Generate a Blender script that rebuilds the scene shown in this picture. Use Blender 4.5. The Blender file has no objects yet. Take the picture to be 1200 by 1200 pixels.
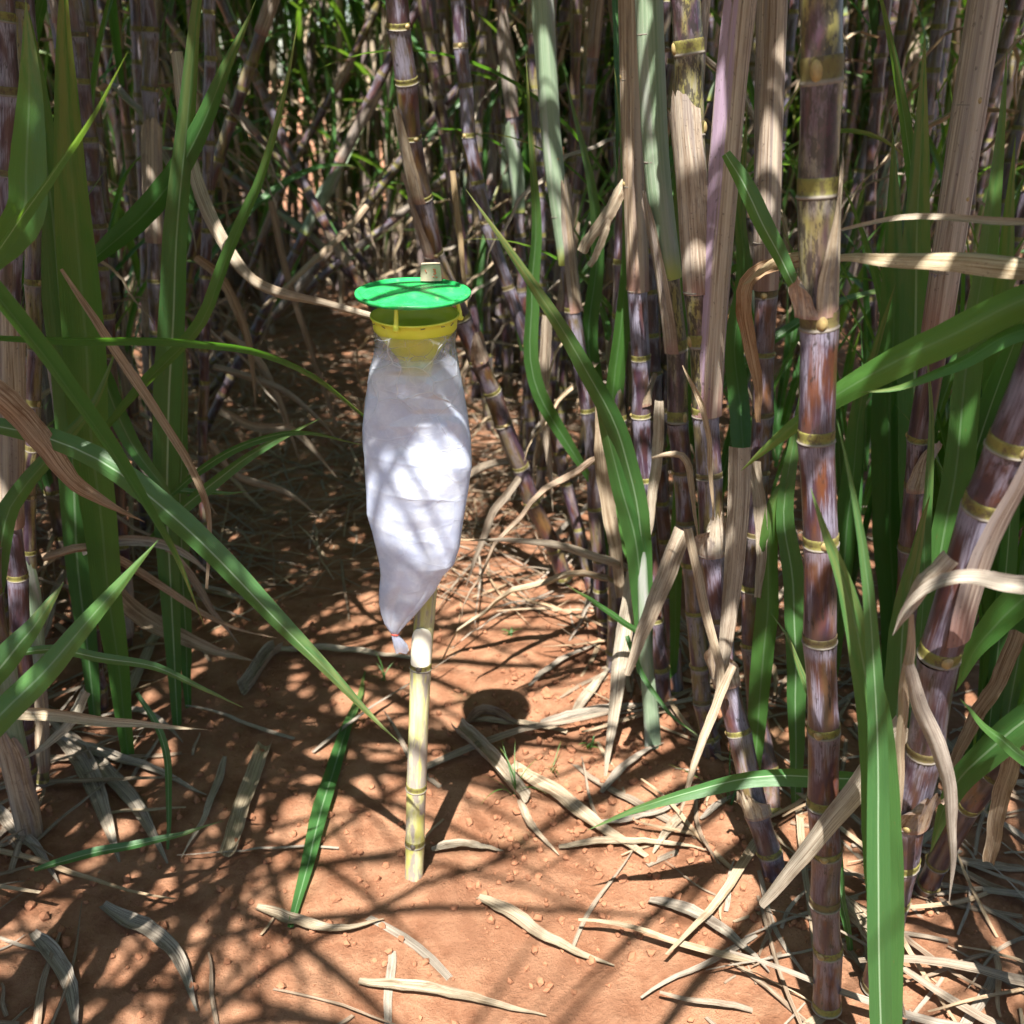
import bpy, math, random
import numpy as np
from mathutils import Vector, Matrix, Quaternion, noise
rnd = random.Random(11)
PI = math.pi
scene = bpy.context.scene
COL = scene.collection

# ------------------------------------------------------------------ camera, sky, sun, exposure
CAM_H, PITCH, FPX = 1.40, math.radians(23.8), 1167.0
cam_data = bpy.data.cameras.new('camera')
cam_data.sensor_fit = 'AUTO'
cam_data.sensor_width = 36.0
cam_data.lens = 36.0 * FPX / 1200.0
cam_data.clip_start, cam_data.clip_end = 0.02, 500.0
cam_data.dof.use_dof = True
cam_data.dof.focus_distance = 1.50
cam_data.dof.aperture_fstop = 5.0
cam = bpy.data.objects.new('camera', cam_data)
cam.location = (0, 0, CAM_H)
cam.rotation_euler = (PI / 2 - PITCH, 0, 0)
COL.objects.link(cam)
scene.camera = cam

SUN_EL, SUN_AZ = math.radians(62), math.radians(10)       # light travels away from the camera, a little to the right
world = bpy.data.worlds.new('World')
scene.world = world
world.use_nodes = True
wn = world.node_tree.nodes
sky = wn.new('ShaderNodeTexSky')
sky.sky_type = 'NISHITA'
sky.sun_disc = False
sky.sun_elevation = SUN_EL
sky.sun_rotation = PI + SUN_AZ
wn['Background'].inputs['Strength'].default_value = 0.065
world.node_tree.links.new(sky.outputs[0], wn['Background'].inputs['Color'])
sun_data = bpy.data.lights.new('sun', 'SUN')
sun_data.energy = 5.0
sun_data.angle = math.radians(0.45)
sun_data.color = (1.0, 0.95, 0.87)
sun = bpy.data.objects.new('sun', sun_data)
sd = Vector((math.sin(SUN_AZ) * math.cos(SUN_EL), math.cos(SUN_AZ) * math.cos(SUN_EL), -math.sin(SUN_EL)))
sun.rotation_euler = sd.to_track_quat('-Z', 'Y').to_euler()
sun.location = (0, -3, 6)
COL.objects.link(sun)
scene.view_settings.view_transform = 'Standard'
scene.view_settings.look = 'None'
scene.view_settings.gamma = 1.0
scene.view_settings.use_curve_mapping = False
scene.view_settings.exposure = 2.12
scene.cycles.max_bounces = 8
scene.cycles.transparent_max_bounces = 12
scene.cycles.use_denoising = True

# ------------------------------------------------------------------ picture geometry helpers
CAM = Vector((0, 0, CAM_H))
FWD = Vector((0, math.cos(PITCH), -math.sin(PITCH)))
UPV = Vector((0, math.sin(PITCH), math.cos(PITCH)))
RGT = Vector((1, 0, 0))
def ray(px, py):
    return FWD + RGT * ((px - 600) / FPX) + UPV * ((600 - py) / FPX)
def at(px, py, D):                      # point seen at a pixel, standing D metres ahead of the camera
    r = ray(px, py)
    return CAM + r * (D / r.y)
def gnd(px, py, z=0.0):
    r = ray(px, py)
    return CAM + r * ((z - CAM_H) / r.z)
def proj(p):
    v = Vector(p) - CAM
    d = v.dot(FWD)
    if d < 1e-3: return (9999, 9999, d)
    return (600 + FPX * v.dot(RGT) / d, 600 - FPX * v.dot(UPV) / d, d)
def depth(p):
    return (Vector(p) - CAM).dot(FWD)

# ------------------------------------------------------------------ materials
def new_mat(name):
    m = bpy.data.materials.new(name)
    m.use_nodes = True
    m.node_tree.nodes.clear()
    return m
class NT:
    def __init__(s, m): s.t = m.node_tree; s.n = s.t.nodes
    def lk(s, a, b): s.t.links.new(a, b)
    def put(s, sock, v):
        if isinstance(v, bpy.types.NodeSocket): s.lk(v, sock)
        elif v is not None:
            if isinstance(v, (tuple, list)) and len(v) == 3 and sock.type == 'RGBA': v = (*v, 1)
            sock.default_value = v
    def math(s, op, a, b=None, c=None, clamp=False):
        n = s.n.new('ShaderNodeMath'); n.operation = op; n.use_clamp = clamp
        s.put(n.inputs[0], a); s.put(n.inputs[1], b)
        if c is not None: s.put(n.inputs[2], c)
        return n.outputs[0]
    def mix(s, f, a, b, blend='MIX'):
        n = s.n.new('ShaderNodeMix'); n.data_type = 'RGBA'; n.blend_type = blend; n.clamp_factor = True
        s.put(n.inputs[0], f); s.put(n.inputs[6], a); s.put(n.inputs[7], b)
        return n.outputs[2]
    def ramp(s, f, lo, hi, a=0.0, b=1.0):
        n = s.n.new('ShaderNodeMapRange'); n.interpolation_type = 'SMOOTHSTEP'
        s.put(n.inputs[0], f); s.put(n.inputs[1], lo); s.put(n.inputs[2], hi); s.put(n.inputs[3], a); s.put(n.inputs[4], b)
        return n.outputs[0]
    def coord(s, which): return s.n.new('ShaderNodeTexCoord').outputs[which]
    def sep(s, v):
        n = s.n.new('ShaderNodeSeparateXYZ'); s.lk(v, n.inputs[0]); return n.outputs
    def comb(s, x, y, z):
        n = s.n.new('ShaderNodeCombineXYZ'); s.put(n.inputs[0], x); s.put(n.inputs[1], y); s.put(n.inputs[2], z); return n.outputs[0]
    def vmul(s, v, k):
        n = s.n.new('ShaderNodeVectorMath'); n.operation = 'MULTIPLY'; s.lk(v, n.inputs[0]); n.inputs[1].default_value = k; return n.outputs[0]
    def vadd(s, v, k):
        n = s.n.new('ShaderNodeVectorMath'); n.operation = 'ADD'; s.lk(v, n.inputs[0]); s.put(n.inputs[1], k); return n.outputs[0]
    def noise(s, v, scale=5, detail=3, rough=.55, dist=0):
        n = s.n.new('ShaderNodeTexNoise'); s.lk(v, n.inputs['Vector']); n.inputs['Scale'].default_value = scale
        n.inputs['Detail'].default_value = detail; n.inputs['Roughness'].default_value = rough; n.inputs['Distortion'].default_value = dist
        return n.outputs[0]
    def voro(s, v, scale=5, feature='F1'):
        n = s.n.new('ShaderNodeTexVoronoi'); n.feature = feature; s.lk(v, n.inputs['Vector']); n.inputs['Scale'].default_value = scale
        return n.outputs['Distance']
    def info(s):
        n = s.n.new('ShaderNodeObjectInfo'); return n.outputs
    def bump(s, h, strength=.3, dist=.01):
        n = s.n.new('ShaderNodeBump'); n.inputs['Strength'].default_value = strength; n.inputs['Distance'].default_value = dist
        s.lk(h, n.inputs['Height']); return n.outputs[0]
    def bsdf(s, col, rough=.5, spec=.5, normal=None, **kw):
        n = s.n.new('ShaderNodeBsdfPrincipled')
        s.put(n.inputs['Base Color'], col); s.put(n.inputs['Roughness'], rough); s.put(n.inputs['Specular IOR Level'], spec)
        if normal is not None: s.lk(normal, n.inputs['Normal'])
        for k, v in kw.items(): s.put(n.inputs[k.replace('_', ' ')], v)
        return n.outputs[0]
    def transl(s, col, normal=None):
        n = s.n.new('ShaderNodeBsdfTranslucent'); s.put(n.inputs[0], col)
        if normal is not None: s.lk(normal, n.inputs['Normal'])
        return n.outputs[0]
    def mixs(s, f, a, b):
        n = s.n.new('ShaderNodeMixShader'); s.put(n.inputs[0], f); s.lk(a, n.inputs[1]); s.lk(b, n.inputs[2]); return n.outputs[0]
    def out(s, sh):
        n = s.n.new('ShaderNodeOutputMaterial'); s.lk(sh, n.inputs[0])
    def seed(s, v, amt=37.0):
        r = s.info()['Random']
        o = s.comb(s.math('MULTIPLY', r, amt), s.math('MULTIPLY', r, amt * 1.7), s.math('MULTIPLY', r, amt * .6))
        return s.vadd(v, o)
M = {}

# cane rind: purple-black under grey-lilac wax; object colour R = red-brown rubbed patches, G = olive, B = wax
def mat_rind(name='cane_rind', s0=.56, s1=.63):
    m = new_mat(name); t = NT(m)
    uv = t.sep(t.coord('UV')); ob = t.seed(t.coord('Object'))
    v = uv[1]
    oc = t.n.new('ShaderNodeSeparateColor'); t.lk(t.info()['Color'], oc.inputs[0])
    patch = t.ramp(t.noise(t.vmul(ob, (.8, .8, 1.1)), 1.3, 3, .5), .42, .60)
    col = t.mix(t.math('MULTIPLY', patch, oc.outputs[0]), (.038, .020, .034), (.090, .032, .016))
    olive = t.ramp(t.noise(t.vmul(ob, (1, 1, .8)), .9, 2, .5), .40, .62)
    col = t.mix(t.math('MULTIPLY', olive, oc.outputs[1]), col, (.17, .155, .05))
    streak = t.noise(t.vmul(ob, (5, 5, 1.2)), 2.2, 4, .65)
    soft = t.noise(t.vmul(ob, (.75, .75, .9)), 1.5, 3, .5, .4)
    wax = t.math('MULTIPLY', t.ramp(t.math('ADD', soft, t.math('MULTIPLY', t.math('SUBTRACT', streak, .5), .45)), .42, .66), t.ramp(streak, .25, .5, .7, 1))
    top = t.ramp(v, .80, .93)
    wax = t.math('MAXIMUM', wax, t.math('MULTIPLY', top, t.ramp(streak, .3, .55, .5, 1)))
    wax = t.math('MULTIPLY', wax, oc.outputs[2], clamp=True)
    col = t.mix(wax, col, t.mix(t.ramp(streak, .3, .6), (.085, .078, .110), (.20, .19, .25)))
    rub = t.ramp(t.noise(t.vmul(ob, (9, 9, 5)), 3.5, 5, .7), .60, .68)
    col = t.mix(t.math('MULTIPLY', rub, .35), col, (.07, .045, .04))
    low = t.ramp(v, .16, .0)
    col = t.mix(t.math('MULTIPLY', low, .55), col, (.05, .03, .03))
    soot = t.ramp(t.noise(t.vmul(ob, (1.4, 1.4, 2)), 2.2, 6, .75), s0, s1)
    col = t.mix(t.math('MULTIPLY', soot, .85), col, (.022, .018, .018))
    crack = t.ramp(t.noise(t.vmul(ob, (14, 14, .5)), 2, 2, .5), .69, .73)
    col = t.mix(t.math('MULTIPLY', crack, .7), col, (.04, .025, .02))
    sh = t.bsdf(col, t.mix(wax, (.28,) * 3, (.55,) * 3), .5, t.bump(streak, .10, .01))
    t.out(sh); return m
M['rind'] = mat_rind()
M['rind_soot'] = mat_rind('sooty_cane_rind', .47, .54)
def mat_node():
    m = new_mat('cane_node_band'); t = NT(m)
    uv = t.sep(t.coord('UV')); ob = t.seed(t.coord('Object'))
    n = t.noise(t.vmul(ob, (1.2, 1.2, .6)), 1.6, 3, .6)
    rr = t.info()['Random']
    col = t.mix(n, (.085, .078, .020), (.195, .180, .048))
    col = t.mix(t.ramp(rr, .45, .9, 0, .8), col, (.08, .06, .03))
    dots = t.voro(t.comb(t.math('MULTIPLY', uv[0], 26), t.math('MULTIPLY', uv[1], 4), 0.0), 1.0)
    col = t.mix(t.math('MULTIPLY', t.ramp(dots, .32, .16), .6), col, (.10, .07, .03))
    dark = t.ramp(t.noise(t.vmul(ob, (1.6, 1.6, 1)), 1.4, 5, .75), .48, .62)
    col = t.mix(t.math('MULTIPLY', dark, .75), col, (.05, .03, .025))
    lip = t.ramp(uv[1], .24, .14)
    col = t.mix(lip, col, t.mix(n, (.22, .20, .17), (.12, .10, .085)))
    t.out(t.bsdf(col, .6, .3)); return m
M['node'] = mat_node()
def mat_bud():
    m = new_mat('cane_bud'); t = NT(m)
    ob = t.seed(t.coord('Object'))
    col = t.mix(t.noise(ob, 3, 3), (.10, .055, .03), (.38, .30, .12))
    t.out(t.bsdf(col, .5)); return m
M['bud'] = mat_bud()
def mat_dbud():
    m = new_mat('dark_bud'); t = NT(m)
    t.out(t.bsdf(t.mix(t.noise(t.coord('Object'), 4, 3), (.02, .018, .018), (.09, .075, .06)), .5)); return m
M['dark_bud'] = mat_dbud()

# leaf blade: UV u across, v base to tip; object colour R = yellowing, G = lightness, B = bluish bloom
def mat_leaf():
    m = new_mat('cane_leaf_green'); t = NT(m)
    uvc = t.coord('UV'); uv = t.sep(uvc)
    oi = t.info(); oc = t.n.new('ShaderNodeSeparateColor'); t.lk(oi['Color'], oc.inputs[0])
    r = oi['Random']
    sv = t.comb(t.math('ADD', uv[0], t.math('MULTIPLY', r, 91)), t.math('MULTIPLY', uv[1], .12), 0.0)
    vein = t.noise(sv, 46, 2, .6)
    broad = t.noise(t.comb(t.math('MULTIPLY', uv[0], 1.5), t.math('ADD', t.math('MULTIPLY', uv[1], 7), t.math('MULTIPLY', r, 50)), 0.0), 1, 3)
    col = t.mix(broad, (.024, .085, .020), (.042, .130, .030))
    col = t.mix(t.math('MULTIPLY', r, .45), col, (.058, .135, .022))
    col = t.mix(t.math('MULTIPLY', oc.outputs[2], .45), col, (.042, .115, .050))
    col = t.mix(t.ramp(vein, .45, .75, 0, .35), col, (.085, .19, .055))
    d = t.math('ABSOLUTE', t.math('SUBTRACT', uv[0], .5))
    mid = t.math('MULTIPLY', t.math('MULTIPLY', t.ramp(d, .045, .022), t.ramp(uv[1], 1.0, .55)), t.math('MULTIPLY_ADD', oc.outputs[2], .75, .15))
    col = t.mix(t.math('MULTIPLY', mid, .75), col, (.34, .46, .30))
    off_ = t.math('MULTIPLY', r, 63)
    yel = t.math('MULTIPLY', t.math('ADD', t.ramp(uv[1], .62, 1.0), t.ramp(d, .46, .60)), oc.outputs[0])
    yel = t.math('MULTIPLY', yel, t.ramp(t.noise(t.vmul(uvc, (3, 14, 1)), 1.2, 4), .3, .6), clamp=True)
    col = t.mix(yel, col, (.36, .25, .09))
    spot = t.ramp(t.noise(t.vadd(t.vmul(uvc, (9, 70, 1)), t.comb(off_, off_, 0.0)), 1, 4, .65), .64, .72)
    col = t.mix(t.math('MULTIPLY', spot, .55), col, (.16, .09, .04))
    nb = t.bump(vein, .22, .004)
    front = t.bsdf(col, .40, .5, nb)
    tcol = t.mix(mid, t.mix(yel, t.mix(r, (.085, .26, .018), (.20, .36, .025)), (.40, .28, .10)), (.30, .42, .14))
    t.out(t.mixs(.38, front, t.transl(tcol, nb))); return m
M['leaf'] = mat_leaf()
# dry leaf and dry sheath: object colour tints it straw / grey / brown
def mat_dry(name, trans=.22, purple=0.0):
    m = new_mat(name); t = NT(m)
    uvc = t.coord('UV'); uv = t.sep(uvc)
    oi = t.info(); r = oi['Random']
    off = t.math('MULTIPLY', r, 77)
    st = t.noise(t.comb(t.math('ADD', uv[0], off), t.math('MULTIPLY', uv[1], .10), 0.0), 24, 4, .7)
    big = t.noise(t.comb(t.math('MULTIPLY', uv[0], 1.2), t.math('ADD', t.math('MULTIPLY', uv[1], 4), off), 0.0), 1.2, 4, .6)
    base = oi['Color']
    dark = t.mix(1.0, base, (.42, .34, .28), 'MULTIPLY')
    light = t.mix(.45, base, (.62, .55, .44))
    col = t.mix(t.ramp(st, .3, .7), dark, light)
    col = t.mix(t.math('MULTIPLY', t.ramp(big, .50, .70), .65), col, dark)
    if purple:
        pm = t.ramp(t.noise(t.comb(t.math('ADD', t.math('MULTIPLY', uv[0], 3), off), t.math('MULTIPLY', uv[1], .6), 0.0), 1.6, 3, .6), .47, .58)
        col = t.mix(1.0, col, (.84, .82, .82), 'MULTIPLY')
        col = t.mix(t.math('MULTIPLY', pm, purple), col, (.21, .185, .185) if name != 'cane_sheath_pinkish' else (.30, .22, .32))
        mould = t.ramp(t.noise(t.comb(t.math('ADD', t.math('MULTIPLY', uv[0], 5), off), t.math('MULTIPLY', uv[1], 3), 3.0), 1.5, 5, .7), .56, .68)
        col = t.mix(t.math('MULTIPLY', mould, .6), col, (.12, .095, .085))
        foot = t.ramp(uv[1], .13, .02)
        col = t.mix(t.math('MULTIPLY', foot, .6), col, (.22, .10, .08))
    spk = t.ramp(t.noise(t.comb(t.math('MULTIPLY', uv[0], 12), t.math('MULTIPLY', uv[1], 60), off), 1.3, 3, .6), .62, .70)
    col = t.mix(t.math('MULTIPLY', spk, .55), col, (.06, .045, .04))
    d = t.math('ABSOLUTE', t.math('SUBTRACT', uv[0], .5))
    col = t.mix(t.math('MULTIPLY', t.ramp(d, .07, .03), .4), col, light)
    nb = t.bump(st, .45, .006)
    t.out(t.mixs(trans, t.bsdf(col, .62, .3, nb), t.transl(t.mix(1.0, col, (1, .85, .6), 'MULTIPLY'), nb))); return m
M['dry'] = mat_dry('cane_leaf_dry')
M['sheath'] = mat_dry('cane_sheath_dry', .10, .55)
M['sheath_pink'] = mat_dry('cane_sheath_pinkish', .14, .85)
def mat_sheath_green():
    m = new_mat('cane_sheath_green'); t = NT(m)
    uvc = t.coord('UV'); uv = t.sep(uvc); r = t.info()['Random']
    st = t.noise(t.comb(t.math('ADD', uv[0], t.math('MULTIPLY', r, 50)), t.math('MULTIPLY', uv[1], .06), 0.0), 30, 3, .6)
    big = t.noise(t.vmul(uvc, (2, 1.3, 1)), 1.4, 3)
    col = t.mix(t.ramp(st, .3, .7), (.13, .20, .12), (.23, .29, .20))
    col = t.mix(t.ramp(big, .45, .7), col, (.28, .29, .27))
    col = t.mix(t.ramp(uv[1], .08, .0), col, (.30, .33, .08))
    t.out(t.mixs(.12, t.bsdf(col, .5, .4, t.bump(st, .3, .005)), t.transl((.2, .3, .08)))); return m
M['sheath_green'] = mat_sheath_green()
def mat_soil():
    m = new_mat('red_soil'); t = NT(m)
    ob = t.coord('Object')
    a = t.noise(ob, 1.3, 4, .6); b = t.noise(ob, 11, 5, .65); c = t.noise(ob, 95, 6, .8)
    col = t.mix(t.ramp(b, .3, .7), (.205, .090, .048), (.36, .190, .112))
    col = t.mix(t.ramp(c, .52, .75, 0, .45), col, (.46, .28, .18))
    col = t.mix(t.ramp(a, .48, .66, 0, .75), col, (.17, .080, .046))
    moss = t.math('MULTIPLY', t.ramp(t.noise(t.vadd(ob, (9, 4, 2)), 1.9, 4, .65), .55, .66), t.ramp(b, .4, .6))
    col = t.mix(t.math('MULTIPLY', moss, .5), col, (.085, .075, .030))
    sp = t.ramp(t.voro(ob, 130), .20, .05)
    col = t.mix(t.math('MULTIPLY', sp, t.ramp(b, .5, .65, 0, .8)), col, (.10, .045, .03))
    h = t.math('ADD', t.math('MULTIPLY', b, .6), t.math('MULTIPLY', c, .5))
    t.out(t.bsdf(col, .92, .12, t.bump(h, 1.0, .022))); return m
M['soil'] = mat_soil()
def mat_clod():
    m = new_mat('soil_clod'); t = NT(m)
    ob = t.coord('Object')
    col = t.mix(t.noise(ob, 9, 3), (.13, .055, .03), (.34, .16, .09))
    t.out(t.bsdf(col, .95, .1, t.bump(t.noise(ob, 90, 4), .6, .006))); return m
M['clod'] = mat_clod()
def mat_plastic(name, a, b, rough=.35, trans=0.0, dust=.25):
    m = new_mat(name); t = NT(m)
    ob = t.coord('Object')
    n = t.noise(ob, 26, 5, .65)
    col = t.mix(t.ramp(n, .3, .7), a, b)
    col = t.mix(t.math('MULTIPLY', t.ramp(t.noise(t.vadd(ob, (3, 1, 7)), 45, 5, .7), .55, .75), dust), col, (.42, .36, .27))
    sh = t.bsdf(col, t.ramp(n, .2, .8, rough - .08, rough + .14), .5, t.bump(t.noise(ob, 300, 2), .08, .001))
    if trans: sh = t.mixs(trans, sh, t.transl(b))
    t.out(sh); return m
M['green_plastic'] = mat_plastic('green_plastic', (.014, .29, .066), (.032, .37, .105), .26, .10, .30)
M['yellow_plastic'] = mat_plastic('yellow_plastic', (.74, .80, .07), (.82, .86, .12), .38, .22, .18)
M['cream'] = mat_plastic('cream_block', (.30, .25, .17), (.40, .34, .25), .8, 0, .30)
M['red_mark'] = mat_plastic('red_ink', (.62, .10, .03), (.50, .12, .06), .7, 0, .2)
M['red_band'] = mat_plastic('red_rubber', (.62, .05, .04), (.70, .09, .06), .45, .1, .1)
M['steel'] = mat_plastic('staple_steel', (.05, .05, .05), (.12, .12, .12), .4, 0, .1)
def mat_bag():
    m = new_mat('polythene_sleeve'); t = NT(m)
    ob = t.coord('Object')
    z = t.sep(ob)[2]
    n = t.noise(ob, 30, 5, .65); f = t.noise(t.vmul(ob, (1, 1, 3)), 120, 4, .7)
    white = t.mix(t.ramp(n, .35, .65), (.68, .76, .99), (.80, .86, 1.0))
    diff = t.n.new('ShaderNodeBsdfDiffuse'); t.put(diff.inputs[0], white)
    nb = t.bump(f, .12, .002); t.lk(nb, diff.inputs['Normal'])
    body = t.mixs(.46, diff.outputs[0], t.transl((.74, .81, 1.0), nb))
    gl = t.n.new('ShaderNodeBsdfGlossy'); gl.inputs['Roughness'].default_value = .20; t.lk(nb, gl.inputs['Normal'])
    fr = t.n.new('ShaderNodeFresnel'); fr.inputs[0].default_value = 1.45
    tr = t.n.new('ShaderNodeBsdfTransparent'); t.put(tr.inputs[0], (.95, .95, .98, 1))
    wob = t.n.new('ShaderNodeTexNoise'); t.lk(ob, wob.inputs['Vector']); wob.inputs['Scale'].default_value = 14
    wv = t.n.new('ShaderNodeVectorMath'); wv.operation = 'MULTIPLY_ADD'; t.lk(wob.outputs['Color'], wv.inputs[0]); wv.inputs[1].default_value = (.025,) * 3; t.lk(ob, wv.inputs[2])
    def crease(scale, off, wd):
        q = t.voro(t.vadd(t.vmul(wv.outputs[0], (1, .8, 1.25)), off), scale, 'DISTANCE_TO_EDGE')
        return t.ramp(q, wd, 0.0)
    up = t.ramp(z, -.26, -.13, .12, .8)
    cr = t.math('MAXIMUM', t.math('MULTIPLY', crease(16, (3, 1, 2), .024), t.math('MULTIPLY', up, .8)), t.math('MULTIPLY', crease(34, (1, 7, 4), .03), t.math('MULTIPLY', up, .30)))
    t.lk(t.mix(cr, white, (.93, .95, 1.0)), diff.inputs[0])
    nbc = t.n.new('ShaderNodeBump'); nbc.inputs['Strength'].default_value = .55; nbc.inputs['Distance'].default_value = .004
    t.lk(cr, nbc.inputs['Height']); t.lk(nb, nbc.inputs['Normal'])
    t.lk(nbc.outputs[0], diff.inputs['Normal']); t.lk(nbc.outputs[0], gl.inputs['Normal'])
    clear = t.math('ADD', t.ramp(n, .35, .7, .24, .12), t.ramp(z, -.125, -.066, .0, .72))
    clear = t.math('MULTIPLY', clear, t.math('MULTIPLY_ADD', cr, -.85, 1.0), clamp=True)
    sh = t.mixs(clear, body, tr.outputs[0])
    t.out(t.mixs(t.math('MULTIPLY', fr.outputs[0], .8), sh, gl.outputs[0])); return m
M['bag'] = mat_bag()
def mat_pole():
    m = new_mat('stake_rind'); t = NT(m)
    uv = t.sep(t.coord('UV')); ob = t.seed(t.coord('Object'), 5)
    a = t.noise(t.vmul(ob, (1, 1, 1.6)), 1.1, 3)
    col = t.mix(t.ramp(a, .40, .62), (.34, .33, .10), (.46, .44, .26))
    col = t.mix(t.ramp(t.noise(t.vmul(ob, (3, 3, .8)), 1.4, 4), .5, .7, 0, .6), col, (.38, .36, .08))
    gr = t.ramp(t.noise(t.vadd(t.vmul(ob, (.8, .8, 1.6)), (5, 2, 8)), 1.3, 5, .65), .50, .60)
    col = t.mix(t.math('MULTIPLY', gr, .85), col, (.22, .19, .19))
    col = t.mix(t.ramp(t.noise(t.vmul(ob, (6, 6, 6)), 2, 5, .7), .64, .70, 0, .7), col, (.06, .05, .04))
    t.out(t.bsdf(col, .45, .4)); return m
M['pole'] = mat_pole()
def mat_pith():
    m = new_mat('shaved_cane'); t = NT(m)
    t.out(t.bsdf(t.mix(t.noise(t.vmul(t.coord('Object'), (60, 60, 6)), 2, 3), (.72, .68, .52), (.82, .80, .70)), .6, .3)); return m
M['pith'] = mat_pith()
def mat_far():
    m = new_mat('far_cane'); t = NT(m)
    n = t.noise(t.coord('Object'), 3.1, 3)
    col = t.mix(t.ramp(n, .4, .6), (.17, .13, .13), (.33, .27, .19))
    t.out(t.bsdf(col, .6, .3)); return m
M['far'] = mat_far()

# ------------------------------------------------------------------ object helpers
def mesh(name, verts, faces, mats, uvs=None, smooth=True, mi=None):
    me = bpy.data.meshes.new(name)
    me.from_pydata([tuple(v) for v in verts], [], faces)
    for m in (mats if isinstance(mats, (list, tuple)) else [mats]): me.materials.append(M[m])
    if uvs is not None:
        lay = me.uv_layers.new(name='UVMap')
        idx = np.empty(len(me.loops), dtype=np.int32); me.loops.foreach_get('vertex_index', idx)
        lay.data.foreach_set('uv', np.asarray(uvs, dtype=np.float32)[idx].ravel())
    if smooth: me.polygons.foreach_set('use_smooth', [True] * len(me.polygons))
    if mi is not None: me.polygons.foreach_set('material_index', mi)
    me.update()
    return me
def link(name, data, parent=None, loc=(0, 0, 0), color=None):
    o = bpy.data.objects.new(name, data)
    o.location = loc
    if parent is not None: o.parent = parent
    if color is not None: o.color = (*color, 1)
    COL.objects.link(o)
    return o
def tag(o, label, cat, group=None, kind=None):
    if label: o['label'] = label
    if cat: o['category'] = cat
    if group: o['group'] = group
    if kind: o['kind'] = kind
    return o
def thing(name, label, cat, loc, group=None):
    return tag(link(name, None, loc=loc), label, cat, group)
def copy_tree(o, parent=None):
    c = o.copy(); COL.objects.link(c); c.parent = parent
    for ch in KIDS.get(o.name, []): copy_tree(ch, c)
    return c
KIDS = {}

# smooth curve through points
def spline(pts, n):
    P = [Vector(p) for p in pts]
    if len(P) == 2: return [P[0].lerp(P[1], i / n) for i in range(n + 1)]
    Q = [P[0] * 2 - P[1]] + P + [P[-1] * 2 - P[-2]]
    ln = [0]
    for a, b in zip(P, P[1:]): ln.append(ln[-1] + max(1e-5, (b - a).length))
    out = []
    k = 0
    for i in range(n + 1):
        s = ln[-1] * i / n
        while k < len(P) - 2 and s > ln[k + 1]: k += 1
        t = min(1, (s - ln[k]) / (ln[k + 1] - ln[k]))
        a, b, c, d = Q[k], Q[k + 1], Q[k + 2], Q[k + 3]
        out.append(.5 * ((2 * b) + (c - a) * t + (2 * a - 5 * b + 4 * c - d) * t * t + (3 * b - a - 3 * c + d) * t ** 3))
    return out

# ---- leaf blades: a folded ribbon with pointed tip
def blade_arrays(C, side, nrm, width, fold=.25, dry=0.0, base=.55, seed=0.0, across=4, tip=.0, peak=.25):
    V, U, Fc = [], [], []
    n = len(C) - 1
    for i, p in enumerate(C):
        s = i / n
        if s < peak: w = base + (1 - base) * math.sin(s / peak * PI / 2)
        else: w = tip + (1 - tip) * (1 - ((s - peak) / (1 - peak)) ** 1.7)
        w = max(w, .012) * width / 2
        for j in range(across + 1):
            u = j / across * 2 - 1
            lift = abs(u) * fold
            if dry:
                lift = fold * (u * u) * 1.3 + dry * .6 * noise.noise((s * 9 + seed, u * 1.5 + seed, seed))
                ww = w * (1 + dry * .3 * noise.noise((s * 14 + seed, seed * 2, u)))
            else:
                lift += .12 * noise.noise((s * 7 + seed, u + seed, seed)) * (abs(u))
                ww = w * (1 + .07 * noise.noise((s * 22, seed, u * 3)) * abs(u))
            V.append(p + side[i] * (u * ww) + nrm[i] * (lift * w))
            U.append((j / across, s))
    for i in range(n):
        for j in range(across):
            a = i * (across + 1) + j
            Fc.append((a, a + 1, a + across + 2, a + across + 1))
    return V, U, Fc
def frames(C, up=None, twist=0.0, view=False, roll=0.0):
    S, N = [], []
    n = len(C) - 1
    for i, p in enumerate(C):
        t = (C[min(i + 1, n)] - C[max(i - 1, 0)])
        if t.length < 1e-7: t = Vector((0, 0, 1))
        t.normalize()
        ref = (p - CAM).normalized() if view else up
        s = t.cross(ref)
        if s.length < .05: s = t.cross(Vector((.3, .2, .9)))
        s.normalize()
        q = Quaternion(t, roll + twist * (i / n))
        s = q @ s
        S.append(s); N.append(s.cross(t).normalized())
    return S, N
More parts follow.
